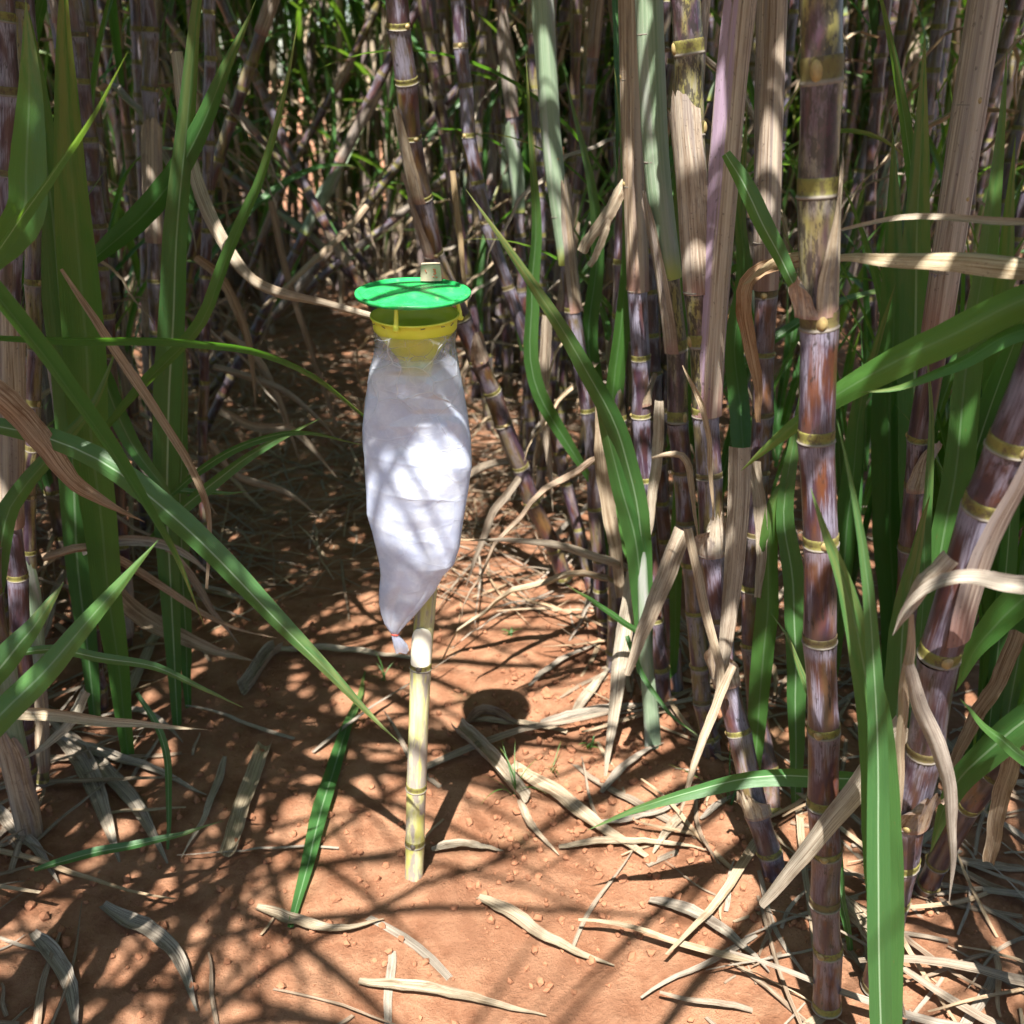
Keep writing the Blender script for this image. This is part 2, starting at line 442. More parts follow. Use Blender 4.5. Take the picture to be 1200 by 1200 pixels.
def traced_leaf(owner, name, pts, D, w, mat='leaf', roll=None, fold=None, dry=None, base=.5, color=None, n=22, tip=0.0, twist=0.0, peak=.3, root=None):
    """pts: pixel points from the base to the tip; D: (distance at base, at tip) or one per point; w: widest in pixels"""
    k = len(pts)
    if not isinstance(D, (list, tuple)): D = (D, D)
    if len(D) == 2 and k != 2: D = [D[0] + (D[1] - D[0]) * i / (k - 1) for i in range(k)]
    P = [at(px, py, d) for (px, py), d in zip(pts, D)]
    (ax, ay), (bx, by) = pts[0], pts[1]
    if root == 'cane':
        pth = HKEY[owner.name]; q = pth.at(pth.at_z(max(.02, P[0].z - .30)))
        P.insert(0, q.copy()); base, n = .3, n + 4
    elif mat == 'leaf' and owner is not None and owner.get('category') == 'sugarcane' and -20 < ax < 1220 and ay < 1000 and ay - by > 20 and ay - by > 1.2 * abs(ax - bx):
        d = (P[0] - P[1]).normalized(); d = (d + Vector((0, 0, -.6))).normalized()
        ln = P[0].z / -d.z
        P = [P[0] + d * ln, P[0] + d * ln * .5] + P
        base, peak, n = .35, max(peak, .5), n + 10
    C = spline(P, n)
    sd0 = rnd.random() * 60; amp = .0045 if mat == 'leaf' else .004
    C = [c + Vector((noise.noise((i * .2, sd0, 1)), noise.noise((i * .2, sd0, 5)), noise.noise((i * .2, sd0, 9)))) * amp * min(1, i / 4, (n - i) / 3) for i, c in enumerate(C)]
    twist = twist or rnd.uniform(-.45, .45)
    roll = rnd.uniform(-.5, .5) if roll is None else roll
    isdry = mat != 'leaf'
    S, N = frames(C, view=True, roll=roll, twist=twist)
    wm = w / FPX * depth(C[len(C) // 3]) / max(.5, math.cos(roll))
    V, U, Fc = blade_arrays(C, S, [-x for x in N] if rnd.random() < .3 else N, wm, fold if fold is not None else (.35 if not isdry else .45), dry if dry is not None else (.5 if isdry else 0), base, rnd.random() * 40, 4, tip, peak)
    if owner is None: return V, U, Fc, C
    o0 = Vector(owner.location)
    col = color and ((max(color[0], rnd.uniform(.05, .45)), color[1], color[2]) if not isdry else color) or ((rnd.uniform(.1, .6), .5, rnd.uniform(0, 1)) if not isdry else dry_color())
    return link(name, mesh(name, [v - o0 for v in V], Fc, mat, U), owner, color=col)
STRAW, GREY, BROWN, AMBER = (.40, .31, .19), (.28, .25, .22), (.18, .10, .05), (.42, .19, .035)
def dry_color():
    a = rnd.choice([STRAW, STRAW, GREY, GREY, BROWN])
    k = rnd.uniform(.8, 1.15)
    return tuple(c * k for c in a)

# ---- cane pieces (unit meshes shared by every cane)
def lathe(profile, seg, name, mats, bud=False):
    V, U, Fc = [], [], []
    for z, r in profile:
        for j in range(seg + 1):
            a = 2 * PI * j / seg
            rr = r
            V.append((rr * math.cos(a), rr * math.sin(a), z)); U.append((j / seg, z))
    k = seg + 1
    for i in range(len(profile) - 1):
        for j in range(seg):
            Fc.append((i * k + j, i * k + j + 1, (i + 1) * k + j + 1, (i + 1) * k + j))
    mi = [0] * len(Fc)
    if bud:                                   # the eye: a low pointed dome on one side
        b0 = len(V)
        for a in range(5):
            for b in range(7):
                ph = (b / 6 - .5) * 2; th = a / 4
                rad = .30 * math.sqrt(max(0, 1 - ph * ph)) * (1 - th) ** .8
                x = .98 + .20 * math.sin(th * PI / 2) * math.sqrt(max(0, 1 - ph * ph))
                V.append((x, rad, .52 + ph * .46)); U.append((.5, .5))
        for a in range(5):
            for b in range(7):
                ph = (b / 6 - .5) * 2; th = a / 4
                rad = .30 * math.sqrt(max(0, 1 - ph * ph)) * (1 - th) ** .8
                x = .98 + .20 * math.sin(th * PI / 2) * math.sqrt(max(0, 1 - ph * ph))
                V.append((x, -rad, .52 + ph * .46)); U.append((.5, .5))
        for s in range(2):
            for a in range(4):
                for b in range(6):
                    q = b0 + s * 35 + a * 7 + b
                    Fc.append((q, q + 1, q + 8, q + 7) if s == 0 else (q, q + 7, q + 8, q + 1)); mi.append(1)
    return mesh(name, V, Fc, mats, U, mi=mi)
INTER = []
for k in range(4):
    w = [.97, .93, .96][k % 3]
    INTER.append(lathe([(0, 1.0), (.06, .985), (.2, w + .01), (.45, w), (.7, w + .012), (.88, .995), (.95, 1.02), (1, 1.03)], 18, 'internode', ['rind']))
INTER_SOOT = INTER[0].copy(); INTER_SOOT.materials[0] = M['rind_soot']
NODE = [lathe([(0, 1.03), (.06, 1.085), (.14, 1.08), (.2, 1.015), (.45, 1.025), (.7, 1.03), (.85, 1.04), (.95, 1.03), (1, 1.0)], 18, 'node', ['node', 'bud'], bud=True),
        lathe([(0, 1.03), (.05, 1.06), (.12, 1.06), (.2, 1.005), (.5, 1.03), (.8, 1.045), (.92, 1.04), (1, 1.0)], 18, 'node', ['node', 'bud'], bud=True)]
def axis_matrix(a, b, r, spin, length=None):
    d = b - a
    q = d.to_track_quat('Z', 'Y')
    L = d.length if length is None else length
    return Matrix.Translation(a) @ q.to_matrix().to_4x4() @ Matrix.Rotation(spin, 4, 'Z') @ Matrix.Diagonal((r, r, L, 1))

class Path:
    def __init__(s, pts, n=160):
        s.P = spline(pts, n); s.L = [0]
        for a, b in zip(s.P, s.P[1:]): s.L.append(s.L[-1] + (b - a).length)
        s.len = s.L[-1]
    def at(s, d):
        d = max(0, min(s.len, d))
        lo, hi = 0, len(s.L) - 1
        while hi - lo > 1:
            m = (lo + hi) // 2
            if s.L[m] <= d: lo = m
            else: hi = m
        t = (d - s.L[lo]) / max(1e-9, s.L[lo + 1] - s.L[lo])
        return s.P[lo].lerp(s.P[lo + 1], t)
    def tan(s, d): return (s.at(d + .01) - s.at(d - .01)).normalized()
    def at_py(s, py):                       # arc length where the cane crosses a picture row
        best, bd = 0, 1e9
        for p, l in zip(s.P, s.L):
            e = abs(proj(p)[1] - py)
            if e < bd: bd, best = e, l
        return best
    def at_z(s, z):
        for p, l in zip(s.P, s.L):
            if p.z >= z: return l
        return s.len

def extend(P, top=2.3):
    """Pixel-traced points from top to bottom -> bottom-up polyline reaching the ground and z = top."""
    P = list(reversed(P))
    d = (P[0] - P[1]).normalized()
    if P[0].z > 0.0:
        if d.z > -.5: d = (d + Vector((0, 0, -1.2))).normalized()
        P.insert(0, P[0] + d * ((P[0].z + .03) / -d.z))
    d = (P[-1] - P[-2]).normalized()
    p = P[-1]
    while p.z < top:
        d = (d + Vector((0, 0, .25))).normalized()
        p = p + d * .25
        P.append(p)
    return P

def sheath(owner, path, s0, L, r, phi, wrap=4.6, wrap_top=2.0, flare=.12, mat='sheath', color=None, jag=.25, lift=1.14, name='sheath', nrow=14, nseg=14, peel=0.0):
    V, U, Fc = [], [], []
    sd_ = rnd.random() * 30
    o0 = Vector(owner.location)
    for i in range(nrow + 1):
        t = i / nrow
        c = path.at(s0 + t * L); tn = path.tan(s0 + t * L)
        if peel: c = c + Vector((peel, -.25 * abs(peel), 0)) * t
        e1 = tn.cross(Vector((0, 1, .01))).normalized(); e2 = tn.cross(e1).normalized()
        wr = wrap + (wrap_top - wrap) * t ** 1.4
        for j in range(nseg + 1):
            u = j / nseg - .5
            a = phi + u * wr * (1 + .16 * noise.noise((t * 3.2, sd_, u > 0)))
            edge = abs(u) * 2
            rr = r * (lift + flare * t * t * 2 + flare * 3.2 * max(0, edge - .72) * (.35 + t) + .07 * noise.noise((u * 5 + sd_, t * 4, sd_)) * (.2 + t))
            dz = -jag * L * .25 * t * t * (noise.noise((u * 9 + sd_, sd_, 1)) + edge * edge * 1.2)
            V.append(c + (e1 * math.cos(a) + e2 * math.sin(a)) * rr + tn * dz - o0)
            U.append((j / nseg, t))
    k = nseg + 1
    for i in range(nrow):
        for j in range(nseg): Fc.append((i * k + j, i * k + j + 1, i * k + j + k + 1, i * k + j + k))
    return link(name, mesh(name, V, Fc, mat, U), owner, color=color or (dry_color() if mat == 'sheath' else None))
PHI_CAM = .5 * PI            # sheath angle that faces the camera (see e1/e2 in sheath)

HERO = {}; HKEY = {}
def build_cane(key, label, P, r, nodes=None, gap=.105, tint=(.5, .2, .9), group=None, top=2.3, taper=.0, extend_it=True, name='sugarcane', part_top=1.75, bandh=.0125, soot=-999):
    if extend_it: P = extend(P, top)
    path = Path(P)
    base = path.at(path.at_z(0.0)).copy(); base.z = 0
    root = thing(name, label, 'sugarcane', base, group)
    ss = []
    if nodes:
        ss = sorted(path.at_py(y) for y in nodes)
        while ss[0] > .09: ss.insert(0, ss[0] - gap * rnd.uniform(.7, 1.0))
    else: ss = [rnd.uniform(.02, .07)]
    while ss[-1] < path.len - .1: ss.append(ss[-1] + gap * rnd.uniform(.85, 1.2))
    ss = [s for s in ss if s > -.05]
    spin = rnd.uniform(0, 2 * PI)
    inv = Matrix.Translation(-base)
    for i in range(len(ss) - 1):
        zz = Vector((.10, .04, 0)) * r
        a, b = path.at(ss[i]) + zz * (1 if i % 2 else -1), path.at(ss[i + 1]) + zz * (-1 if i % 2 else 1)
        if a.z > top: break
        t = (b - a).normalized()
        rr = r * (1 - taper * ss[i] / path.len)
        h = bandh * rnd.uniform(.85, 1.2)
        spin += PI + rnd.uniform(-.3, .3)
        nd = link('node', NODE[i % 2], root); nd.matrix_local = inv @ axis_matrix(a, a + t * h, rr, spin)
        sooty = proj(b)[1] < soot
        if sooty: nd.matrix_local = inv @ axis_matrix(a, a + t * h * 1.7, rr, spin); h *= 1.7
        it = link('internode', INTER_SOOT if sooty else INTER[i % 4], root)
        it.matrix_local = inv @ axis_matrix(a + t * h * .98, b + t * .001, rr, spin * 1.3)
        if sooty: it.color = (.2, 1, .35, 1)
        else: it.color = (min(1, max(0, tint[0] + rnd.uniform(-.3, .3) + (.8 - a.z) * .5)), min(1, max(0, tint[1] + rnd.uniform(-.25, .25))), min(1, max(.1, tint[2] + rnd.uniform(-.3, .1) - (.75 - a.z) * .45)), 1)
    HERO[key] = (root, path, r, ss); HKEY[root.name] = path
    return root, path, ss

# ------------------------------------------------------------------ ground
def path_mid(y): return -.38 - .19 * (y - 2.0)
def ground_z(x, y):
    rel = x - path_mid(y)
    z = .012 * noise.noise((x * 1.1, y * 1.1, 3)) + .008 * noise.noise((x * 4, y * 4, 7)) + .008 * noise.noise((x * 13, y * 13, 1)) + .0045 * abs(noise.noise((x * 33, y * 33, 5)))
    dq = (x + .158) ** 2 + (y - 1.42) ** 2
    if dq < .04: z += .022 * math.exp(-dq / .0035) * (1 + .8 * noise.noise((x * 45, y * 45, 2)))
    z += .05 * min(1, max(0, (abs(rel) - .45) / .5)) if y < 12 else .05
    return z
def axis_grid(a, b, fine0, fine1, step, k=1.18):
    mid = list(np.arange(fine0, fine1 + 1e-6, step))
    lo, s = [], step
    x = fine0
    while x > a: s *= k; x -= s; lo.append(max(a, x))
    hi, s = [], step
    x = fine1
    while x < b: s *= k; x += s; hi.append(min(b, x))
    return lo[::-1] + mid + hi
gx = axis_grid(-120, 120, -1.7, 1.4, .014)
gy = axis_grid(-40, 200, .85, 3.6, .014)
V = [(x, y, ground_z(x, y)) for y in gy for x in gx]
nx = len(gx)
Fc = [(j * nx + i, j * nx + i + 1, (j + 1) * nx + i + 1, (j + 1) * nx + i) for j in range(len(gy) - 1) for i in range(nx - 1)]
tag(link('ground', mesh('ground', V, Fc, 'soil')), 'bare red soil of the path between the cane rows', None, kind='structure')

def add_mesh_arrays(acc, V, U, F):
    b = len(acc[0]); acc[0].extend(V); acc[1].extend(U); acc[2].extend([tuple(b + q for q in f) for f in F])

# soil clods
ico = [(0, 0, 1), (.89, 0, .45), (.28, .85, .45), (-.72, .53, .45), (-.72, -.53, .45), (.28, -.85, .45), (.72, .53, -.45), (-.28, .85, -.45), (-.89, 0, -.45), (-.28, -.85, -.45), (.72, -.53, -.45), (0, 0, -1)]
icf = [(0, 1, 2), (0, 2, 3), (0, 3, 4), (0, 4, 5), (0, 5, 1), (1, 6, 2), (2, 7, 3), (3, 8, 4), (4, 9, 5), (5, 10, 1), (6, 7, 2), (7, 8, 3), (8, 9, 4), (9, 10, 5), (10, 6, 1), (11, 7, 6), (11, 8, 7), (11, 9, 8), (11, 10, 9), (11, 6, 10)]
acc = ([], [], [])
for i in range(9000):
    y = rnd.uniform(1.0, 5.5) if i % 3 else rnd.uniform(1.2, 2.4); x = path_mid(y) + rnd.gauss(0.1, .75)
    if i % 16 == 0: a_ = rnd.uniform(0, 6.3); q_ = .018 + abs(rnd.gauss(0, .075)); x, y = -.158 + q_ * math.cos(a_), 1.42 + q_ * math.sin(a_)
    if i % 4 == 0: x, y = rnd.uniform(-.05, .55), rnd.uniform(1.3, 2.2)
    s = .0012 + .0095 * rnd.random() ** 6
    c = Vector((x, y, ground_z(x, y) + s * .55)); rot = Quaternion((rnd.random(), rnd.random(), rnd.random()), rnd.uniform(0, 6))
    sc = (rnd.uniform(.7, 1.3), rnd.uniform(.7, 1.3), rnd.uniform(.5, .9))
    add_mesh_arrays(acc, [c + (rot @ Vector(v)) * s * rnd.uniform(.6, 1.3) for v in ico], [(0, 0)] * 12, icf)
tag(link('soil_clods', mesh('soil_clods', acc[0], acc[2], 'clod', smooth=False)), 'small crumbs of red earth scattered over the path', None, kind='stuff')

# ------------------------------------------------------------------ the trap
TD = 1.42
LID = at(484, 342, TD)
trap = thing('moth_trap', 'green lidded yellow funnel trap with a long white plastic sleeve on a cane stake', 'insect trap', LID)
def lathe_mesh(name, prof, seg, mat):
    V, Fc, U = [], [], []
    for r, z in prof:
        for j in range(seg):
            a = 2 * PI * j / seg
            V.append((r * math.cos(a), r * math.sin(a), z)); U.append((j / seg, 0))
    for i in range(len(prof) - 1):
        for j in range(seg):
            k = (j + 1) % seg
            Fc.append((i * seg + j, i * seg + k, (i + 1) * seg + k, (i + 1) * seg + j))
    return mesh(name, V, Fc, mat, U)
TILT = math.radians(3.0)
Rl = .0825
lid = link('lid', lathe_mesh('lid', [(.0005, .0035), (.03, .003), (.055, .0012), (.070, -.0012), (.0745, -.002), (.0765, .0012), (.080, .0016), (.0822, .0006), (.0825, -.0012), (.0818, -.0042), (.0806, -.0045), (.0800, -.0012), (.0765, -.0022), (.0745, -.0045), (.055, -.0018), (.0005, .0005)], 96, 'green_plastic'), trap)
lid.rotation_euler = (TILT, math.radians(.6), 0)
# funnel: collar, rim, cone, spout
FZ = (at(486, 368, TD) - LID)
FX = FZ.x; fz = FZ.z
Rf = .0615
fun = link('funnel', lathe_mesh('funnel', [(Rf, 0), (Rf + .0022, .0008), (Rf + .0026, -.0010), (Rf + .0020, -.0030), (Rf + .0004, -.0034), (Rf - .0006, -.010), (Rf - .0014, -.0195), (Rf - .003, -.0212), (Rf - .012, -.033), (.026, -.066), (.0235, -.072), (.022, -.095), (.0205, -.095), (.0215, -.072), (.024, -.065), (Rf - .014, -.0325), (Rf - .0045, -.0238), (Rf - .0028, -.012), (Rf - .0018, -.001), (Rf, 0)], 96, 'yellow_plastic'), trap, (FX, 0, fz))
fun.rotation_euler = (TILT, 0, 0)
def tube(pts, rad, seg=10, cap=True):
    V, Fc = [], []
    C = [Vector(p) for p in pts]
    R = rad if isinstance(rad, (list, tuple)) else [rad] * len(C)
    e = None
    for i, p in enumerate(C):
        t = (C[min(i + 1, len(C) - 1)] - C[max(0, i - 1)]).normalized()
        a = t.cross(Vector((.31, .87, .2)) if e is None else e.cross(t)).normalized() if e is None else (e - t * e.dot(t)).normalized()
        e = a
        b = t.cross(a)
        for j in range(seg):
            q = 2 * PI * j / seg
            V.append(p + (a * math.cos(q) + b * math.sin(q)) * R[i])
    for i in range(len(C) - 1):
        for j in range(seg):
            k = (j + 1) % seg
            Fc.append((i * seg + j, i * seg + k, (i + 1) * seg + k, (i + 1) * seg + j))
    if cap:
        Fc.append(tuple(range(seg))[::-1]); Fc.append(tuple(range((len(C) - 1) * seg, len(C) * seg)))
    return V, Fc
for ang in (-108, 12, 132):
    a = math.radians(ang)
    rd = Vector((math.cos(a), math.sin(a), 0))
    b = Vector((FX, 0, fz)) + rd * (Rf + .0035)
    tp = rd * .060 + Vector((FX * .5, 0, -.004))
    V, Fc = tube([tp, tp.lerp(b, .35), b + Vector((0, 0, .001)), b + Vector((0, 0, -.006)), b + rd * .0012 + Vector((0, 0, -.0085)), b + rd * .001 + Vector((0, 0, -.0115))],
                 [.0030, .0026, .0034, .0040, .0052, .0036], 14)
    link('strut', mesh('strut', V, Fc, 'yellow_plastic'), trap)
for ang in (-150, -128, -47, -30, -75, 20):      # staples that hold the sleeve to the collar
    a = math.radians(ang); z0 = fz - .0075
    pts = [Vector((FX + (Rf + .0022) * math.cos(a + q), (Rf + .0022) * math.sin(a + q), z0 + (math.sin(ang) * q * .03))) for q in (-.05, 0, .05)]
    V, Fc = tube(pts, .0006, 6)
    link('staple', mesh('staple', V, Fc, 'steel'), trap)
# lure block on the lid, with its red stamp
blk_c = at(505, 318.5, TD + .052) - LID
bw, bh, bd = .0148, .0118, .010
V, Fc = [], []
nb_ = 7
for f in range(6):
    b0 = len(V)
    for i in range(nb_ + 1):
        for j in range(nb_ + 1):
            u, v = i / nb_ * 2 - 1, j / nb_ * 2 - 1
            p = [(u, -1, v), (1, u, v), (-u, 1, v), (-1, -u, v), (u, v, 1), (u, -v, -1)][f]
            x, y, z = p
            k = 1.0 - .06 * max(0, (abs(x) + abs(y) + abs(z) - 2.3)) + .02 * noise.noise((x * 2.2, y * 2.2, z * 2.2))
            ws = 1.0 - .07 * z
            V.append((x * bw * k * ws, y * bd * k, z * bh * k))
    for i in range(nb_):
        for j in range(nb_):
            q = b0 + i * (nb_ + 1) + j
            Fc.append((q, q + nb_ + 1, q + nb_ + 2, q + 1))
block = link('lure_block', mesh('lure_block', V, Fc, 'cream', smooth=False), trap, blk_c)
block.rotation_euler = (TILT - .05, 0, .06)
def stamp(pts, rad):
    V, Fc = tube([Vector((x * .001, -bd - .0004, z * .001)) for x, z in pts], rad, 6)
    o = link('stamp', mesh('stamp', V, Fc, 'red_mark'), block); return o
stamp([(3.2, 4.6), (5.2, 5.4), (6.8, 4.4), (6.2, 2.8), (4.6, 2.2), (6.6, 1.4), (7.2, -.4), (5.8, -1.8), (3.6, -1.0)], .0009)
stamp([(2.6, -5.4), (5.0, -5.2)], .0008)
stamp([(6.6, -5.8), (9.4, -6.2)], .0008)
stamp([(-8.0, 5.0), (-7.2, 2.0), (-6.0, .0)], .0006)
# sleeve
rows = [(386, 437.5, 534.5), (396, 438.5, 534), (404, 440, 534), (416, 438, 536), (430, 434, 539), (446, 431, 541.5), (465, 428.5, 545), (488, 426.5, 549), (520, 426, 551.5), (545, 427.5, 553), (570, 429, 550), (600, 430, 545), (620, 436, 542), (640, 440.5, 539), (658, 444.5, 533), (672, 446, 520), (690, 444.5, 511), (705, 444.5, 499), (718, 447, 488), (730, 451, 477), (738, 456, 470), (742, 458.6, 467.4), (745, 459, 467), (750, 460, 472), (757, 461.5, 478), (761, 463, 479)]
tk = {386: .0605, 404: .058, 430: .05, 465: .044, 520: .040, 570: .038, 620: .034, 658: .034, 690: .022, 718: .014, 738: .008, 742: .0048, 745: .0048, 750: .006, 757: .008, 761: .009}
tkx = sorted(tk)
BAGC = TD
def bag_row(py):
    xs = [r[0] for r in rows]
    i = max(0, min(len(rows) - 2, max(k for k in range(len(xs)) if xs[k] <= py) if py >= xs[0] else 0))
    t = (py - rows[i][0]) / (rows[i + 1][0] - rows[i][0])
    xl = rows[i][1] + t * (rows[i + 1][1] - rows[i][1]); xr = rows[i][2] + t * (rows[i + 1][2] - rows[i][2])
    return xl, xr, float(np.interp(py, tkx, [tk[k] for k in tkx]))
from mathutils.geometry import delaunay_2d_cdt
def facet_field(pts, h, W_, grid):
    """linear interpolation of heights h over a Delaunay net of pts (u periodic with W_), sampled at grid (n, 2)"""
    P2, H2 = [], []
    for (u, v), q in zip(pts, h):
        for k in (-W_, 0, W_):
            if -.06 < u + k < W_ + .06: P2.append((u + k, v)); H2.append(q)
    vs, _, fs, ov, _, _ = delaunay_2d_cdt([Vector(p) for p in P2], [], [], 0, 1e-6)
    hv = [H2[o[0]] if o else 0 for o in ov]
    out = np.zeros(len(grid))
    for f in fs:
        a, b, c = (np.array(vs[k]) for k in f[:3])
        lo = np.minimum(np.minimum(a, b), c) - 1e-9; hi = np.maximum(np.maximum(a, b), c) + 1e-9
        m = np.nonzero((grid[:, 0] >= lo[0]) & (grid[:, 0] <= hi[0]) & (grid[:, 1] >= lo[1]) & (grid[:, 1] <= hi[1]))[0]
        if not len(m): continue
        d = (b[1] - c[1]) * (a[0] - c[0]) + (c[0] - b[0]) * (a[1] - c[1])
        if abs(d) < 1e-14: continue
        g = grid[m]
        w0 = ((b[1] - c[1]) * (g[:, 0] - c[0]) + (c[0] - b[0]) * (g[:, 1] - c[1])) / d
        w1 = ((c[1] - a[1]) * (g[:, 0] - c[0]) + (a[0] - c[0]) * (g[:, 1] - c[1])) / d
        w2 = 1 - w0 - w1
        ok = (w0 > -1e-6) & (w1 > -1e-6) & (w2 > -1e-6)
        out[m[ok]] = w0[ok] * hv[f[0]] + w1[ok] * hv[f[1]] + w2[ok] * hv[f[2]]
    return out
NR, NA = 250, 190
WU = .33
br = random.Random(8)
grid = np.array([(WU * j / NA, .46 * i / NR) for i in range(NR + 1) for j in range(NA)])
def net(n_try, dmin):                       # random points, their spacing given by dmin(v)
    pts = []
    for _ in range(n_try):
        p = (br.uniform(0, WU), br.uniform(-.01, .47))
        dm = dmin(p[1])
        if all((min(abs(p[0] - q[0]), WU - abs(p[0] - q[0])) / 1.25) ** 2 + (p[1] - q[1]) ** 2 > dm * dm for q in pts): pts.append(p)
    return pts
p1 = net(2500, lambda v: .017 if v < .13 else (.034 if v < .36 else .022))
f1 = facet_field(p1, [br.uniform(-1, 1) for _ in p1], WU, grid)
p2 = net(2500, lambda v: .010 if v < .14 else .022)
f2 = facet_field(p2, [br.uniform(-1, 1) for _ in p2], WU, grid)
V, U, Fc = [], [], []
for i in range(NR + 1):
    py = 386 + (761 - 386) * i / NR
    xl, xr, th = bag_row(py)
    D = BAGC + .022 * max(0, (py - 600) / 160)
    l, r_ = at(xl, py, D), at(xr, py, D)
    c = (l + r_) / 2; hw = (r_ - l).length / 2
    z = c.z
    env = min(1, max(.0, (py - 388) / 26)) * (1.0 if py < 700 else max(.12, 1 - (py - 700) / 38))
    up_ = 1.0 if py < 500 else max(.45, 1 - (py - 500) / 120)
    for j in range(NA):
        a = 2 * PI * j / NA
        ca, sa = math.cos(a), math.sin(a)
        e = 1.0 if py < 410 else max(.72, 1 - (py - 410) / 260)
        x = hw * math.copysign(abs(ca) ** e, ca); y = th * math.copysign(abs(sa) ** e, sa)
        pxx = xl + (xr - xl) * (ca * .5 + .5)
        amt = env * (.0070 * f1[i * NA + j] * (.7 + .3 * up_) + .0050 * (.3 + .7 * up_) * f2[i * NA + j])
        for (c0, sl, am, wd) in ((527, .13, .0022, 5), (563, .16, .0018, 4), (606, .30, .0014, 5)):
            dd = (py - (c0 + sl * (pxx - 430)))
            amt += am * math.exp(-abs(dd) / wd) * (1 if dd < 0 else .6)
        if py > 640: amt += .0022 * min(1, (py - 640) / 60) * (abs(math.sin(a * 4.5 + 1 + py * .010)) - .5) * (1 if py < 735 else .6)
        k = 1 + amt / max(.012, math.hypot(x, y)) * (.35 + .65 * abs(sa))
        kx = 1 + (k - 1) * .35
        V.append(Vector((c.x + x * kx, D + y * k, z + (-.004 * abs(math.sin(a * 2.5 + 1)) if i == NR else 0))) - LID)
        U.append((j / NA, i / NR))
for i in range(NR):
    for j in range(NA):
        k = (j + 1) % NA
        Fc.append((i * NA + j, (i + 1) * NA + j, (i + 1) * NA + k, i * NA + k))
bag = link('sleeve', mesh('sleeve', V, Fc, 'bag', U), trap)
bc = at(463, 742.5, BAGC + .022 * 142.5 / 160) - LID
V, Fc = [], []
for i in range(36):
    for j in range(8):
        a, b = 2 * PI * i / 36, 2 * PI * j / 8
        rr = .0058 + .0014 * math.cos(b)
        V.append((rr * math.cos(a), rr * math.sin(a) * .95, .0018 * math.sin(b) + .0006 * math.sin(a * 2)))
for i in range(36):
    for j in range(8): Fc.append((i * 8 + j, (i + 1) % 36 * 8 + j, (i + 1) % 36 * 8 + (j + 1) % 8, i * 8 + (j + 1) % 8))
link('tie_band', mesh('tie_band', V, Fc, 'red_band'), trap, bc)

# stake
PD = 1.50
stP = [at(517, 402, PD), at(513, 480, PD), at(508, 570, PD - .015), at(503, 650, PD - .025), at(496, 730, PD - .035), at(490, 850, PD - .042), at(486, 1000, PD - .05)]
stake_P = extend(stP, .0)
spath = Path(stake_P)
base = spath.at(spath.at_z(0)).copy(); base.z = 0
stake = thing('cane_stake', 'upright yellowish cut cane stake carrying the funnel trap', 'stake', base)
ss = sorted([spath.at_py(y) for y in (783, 925, 655, 540, 440)])
ss = [ss[0] - .125] + ss + [spath.len - .002]
inv = Matrix.Translation(-base)
def face_spin(t, off):
    v = t.to_track_quat('Z', 'Y').inverted() @ Vector((0, -1, 0))
    return math.atan2(v.y, v.x) + off
STAKE_NODE = NODE[0].copy(); STAKE_NODE.materials[1] = M['dark_bud']
stake_seg = lathe([(0, 1.0), (.06, .985), (.3, .965), (.7, .97), (.9, .99), (1, 1.02)], 24, 'internode', ['pole'])
for i in range(len(ss) - 1):
    a, b = spath.at(ss[i]), spath.at(ss[i + 1]); t = (b - a).normalized()
    nd = link('node', STAKE_NODE, stake); nd.matrix_local = inv @ axis_matrix(a, a + t * .014, .0182, face_spin(t, (-.15 + (i % 2) * PI)))
    it = link('internode', stake_seg, stake); it.matrix_local = inv @ axis_matrix(a + t * .0137, b, .0182, i * 1.1)
# foot of the stake goes into the soil
a, b = spath.at(0), spath.at(ss[0]); it = link('internode', stake_seg, stake); it.matrix_local = inv @ axis_matrix(a, b, .0178, 2.0)
# the shaved oval face low on the stake
V, U, Fc = [], [], []
s_lo, s_hi = spath.at_py(775), spath.at_py(729)
NRW, NS = 16, 12
for i in range(NRW + 1):
    t = i / NRW
    c = spath.at(s_lo + (s_hi - s_lo) * t)
    half = 1.38 * math.sqrt(max(0.0, 1 - max(0, (t - .25) / .75) ** 2.4))
    for j in range(NS + 1):
        a = -PI / 2 - .05 + (j / NS * 2 - 1) * half
        V.append(c + Vector((math.cos(a), math.sin(a), 0)) * (.0181 + .0010 * math.cos((j / NS * 2 - 1) * 1.5)) - base); U.append((j / NS, t))
for i in range(NRW):
    for j in range(NS): Fc.append((i * (NS + 1) + j, i * (NS + 1) + j + 1, (i + 1) * (NS + 1) + j + 1, (i + 1) * (NS + 1) + j))
link('shaved_face', mesh('shaved_face', V, Fc, 'pith', U), stake)

# ------------------------------------------------------------------ traced canes
def tr(pts): return [at(x, y, d) for x, y, d in pts]
H = build_cane
H('R1', 'thick purple cane with red-brown patches, two long dry leaves passing behind it', tr([(962, 60, 1.15), (960, 200, 1.15), (958, 470, 1.15), (960, 600, 1.15), (963, 800, 1.15), (966, 960, 1.14)]), .0218, [238, 378, 522, 645, 757, 855, 945], .115, (.8, .12, .85), bandh=.015, soot=232)
H('R5', 'bent cane whose broad pale pinkish sheath peels away, at the front of the right clump', tr([(806, 60, 1.62), (812, 200, 1.62), (822, 400, 1.62), (828, 480, 1.62), (830, 560, 1.60), (838, 680, 1.58), (850, 790, 1.55), (870, 880, 1.50), (890, 960, 1.46), (902, 1003, 1.44)]), .0222, [238, 340, 412, 485, 560, 648, 725, 792, 862, 955], .10, (.35, .35, .95), soot=415)
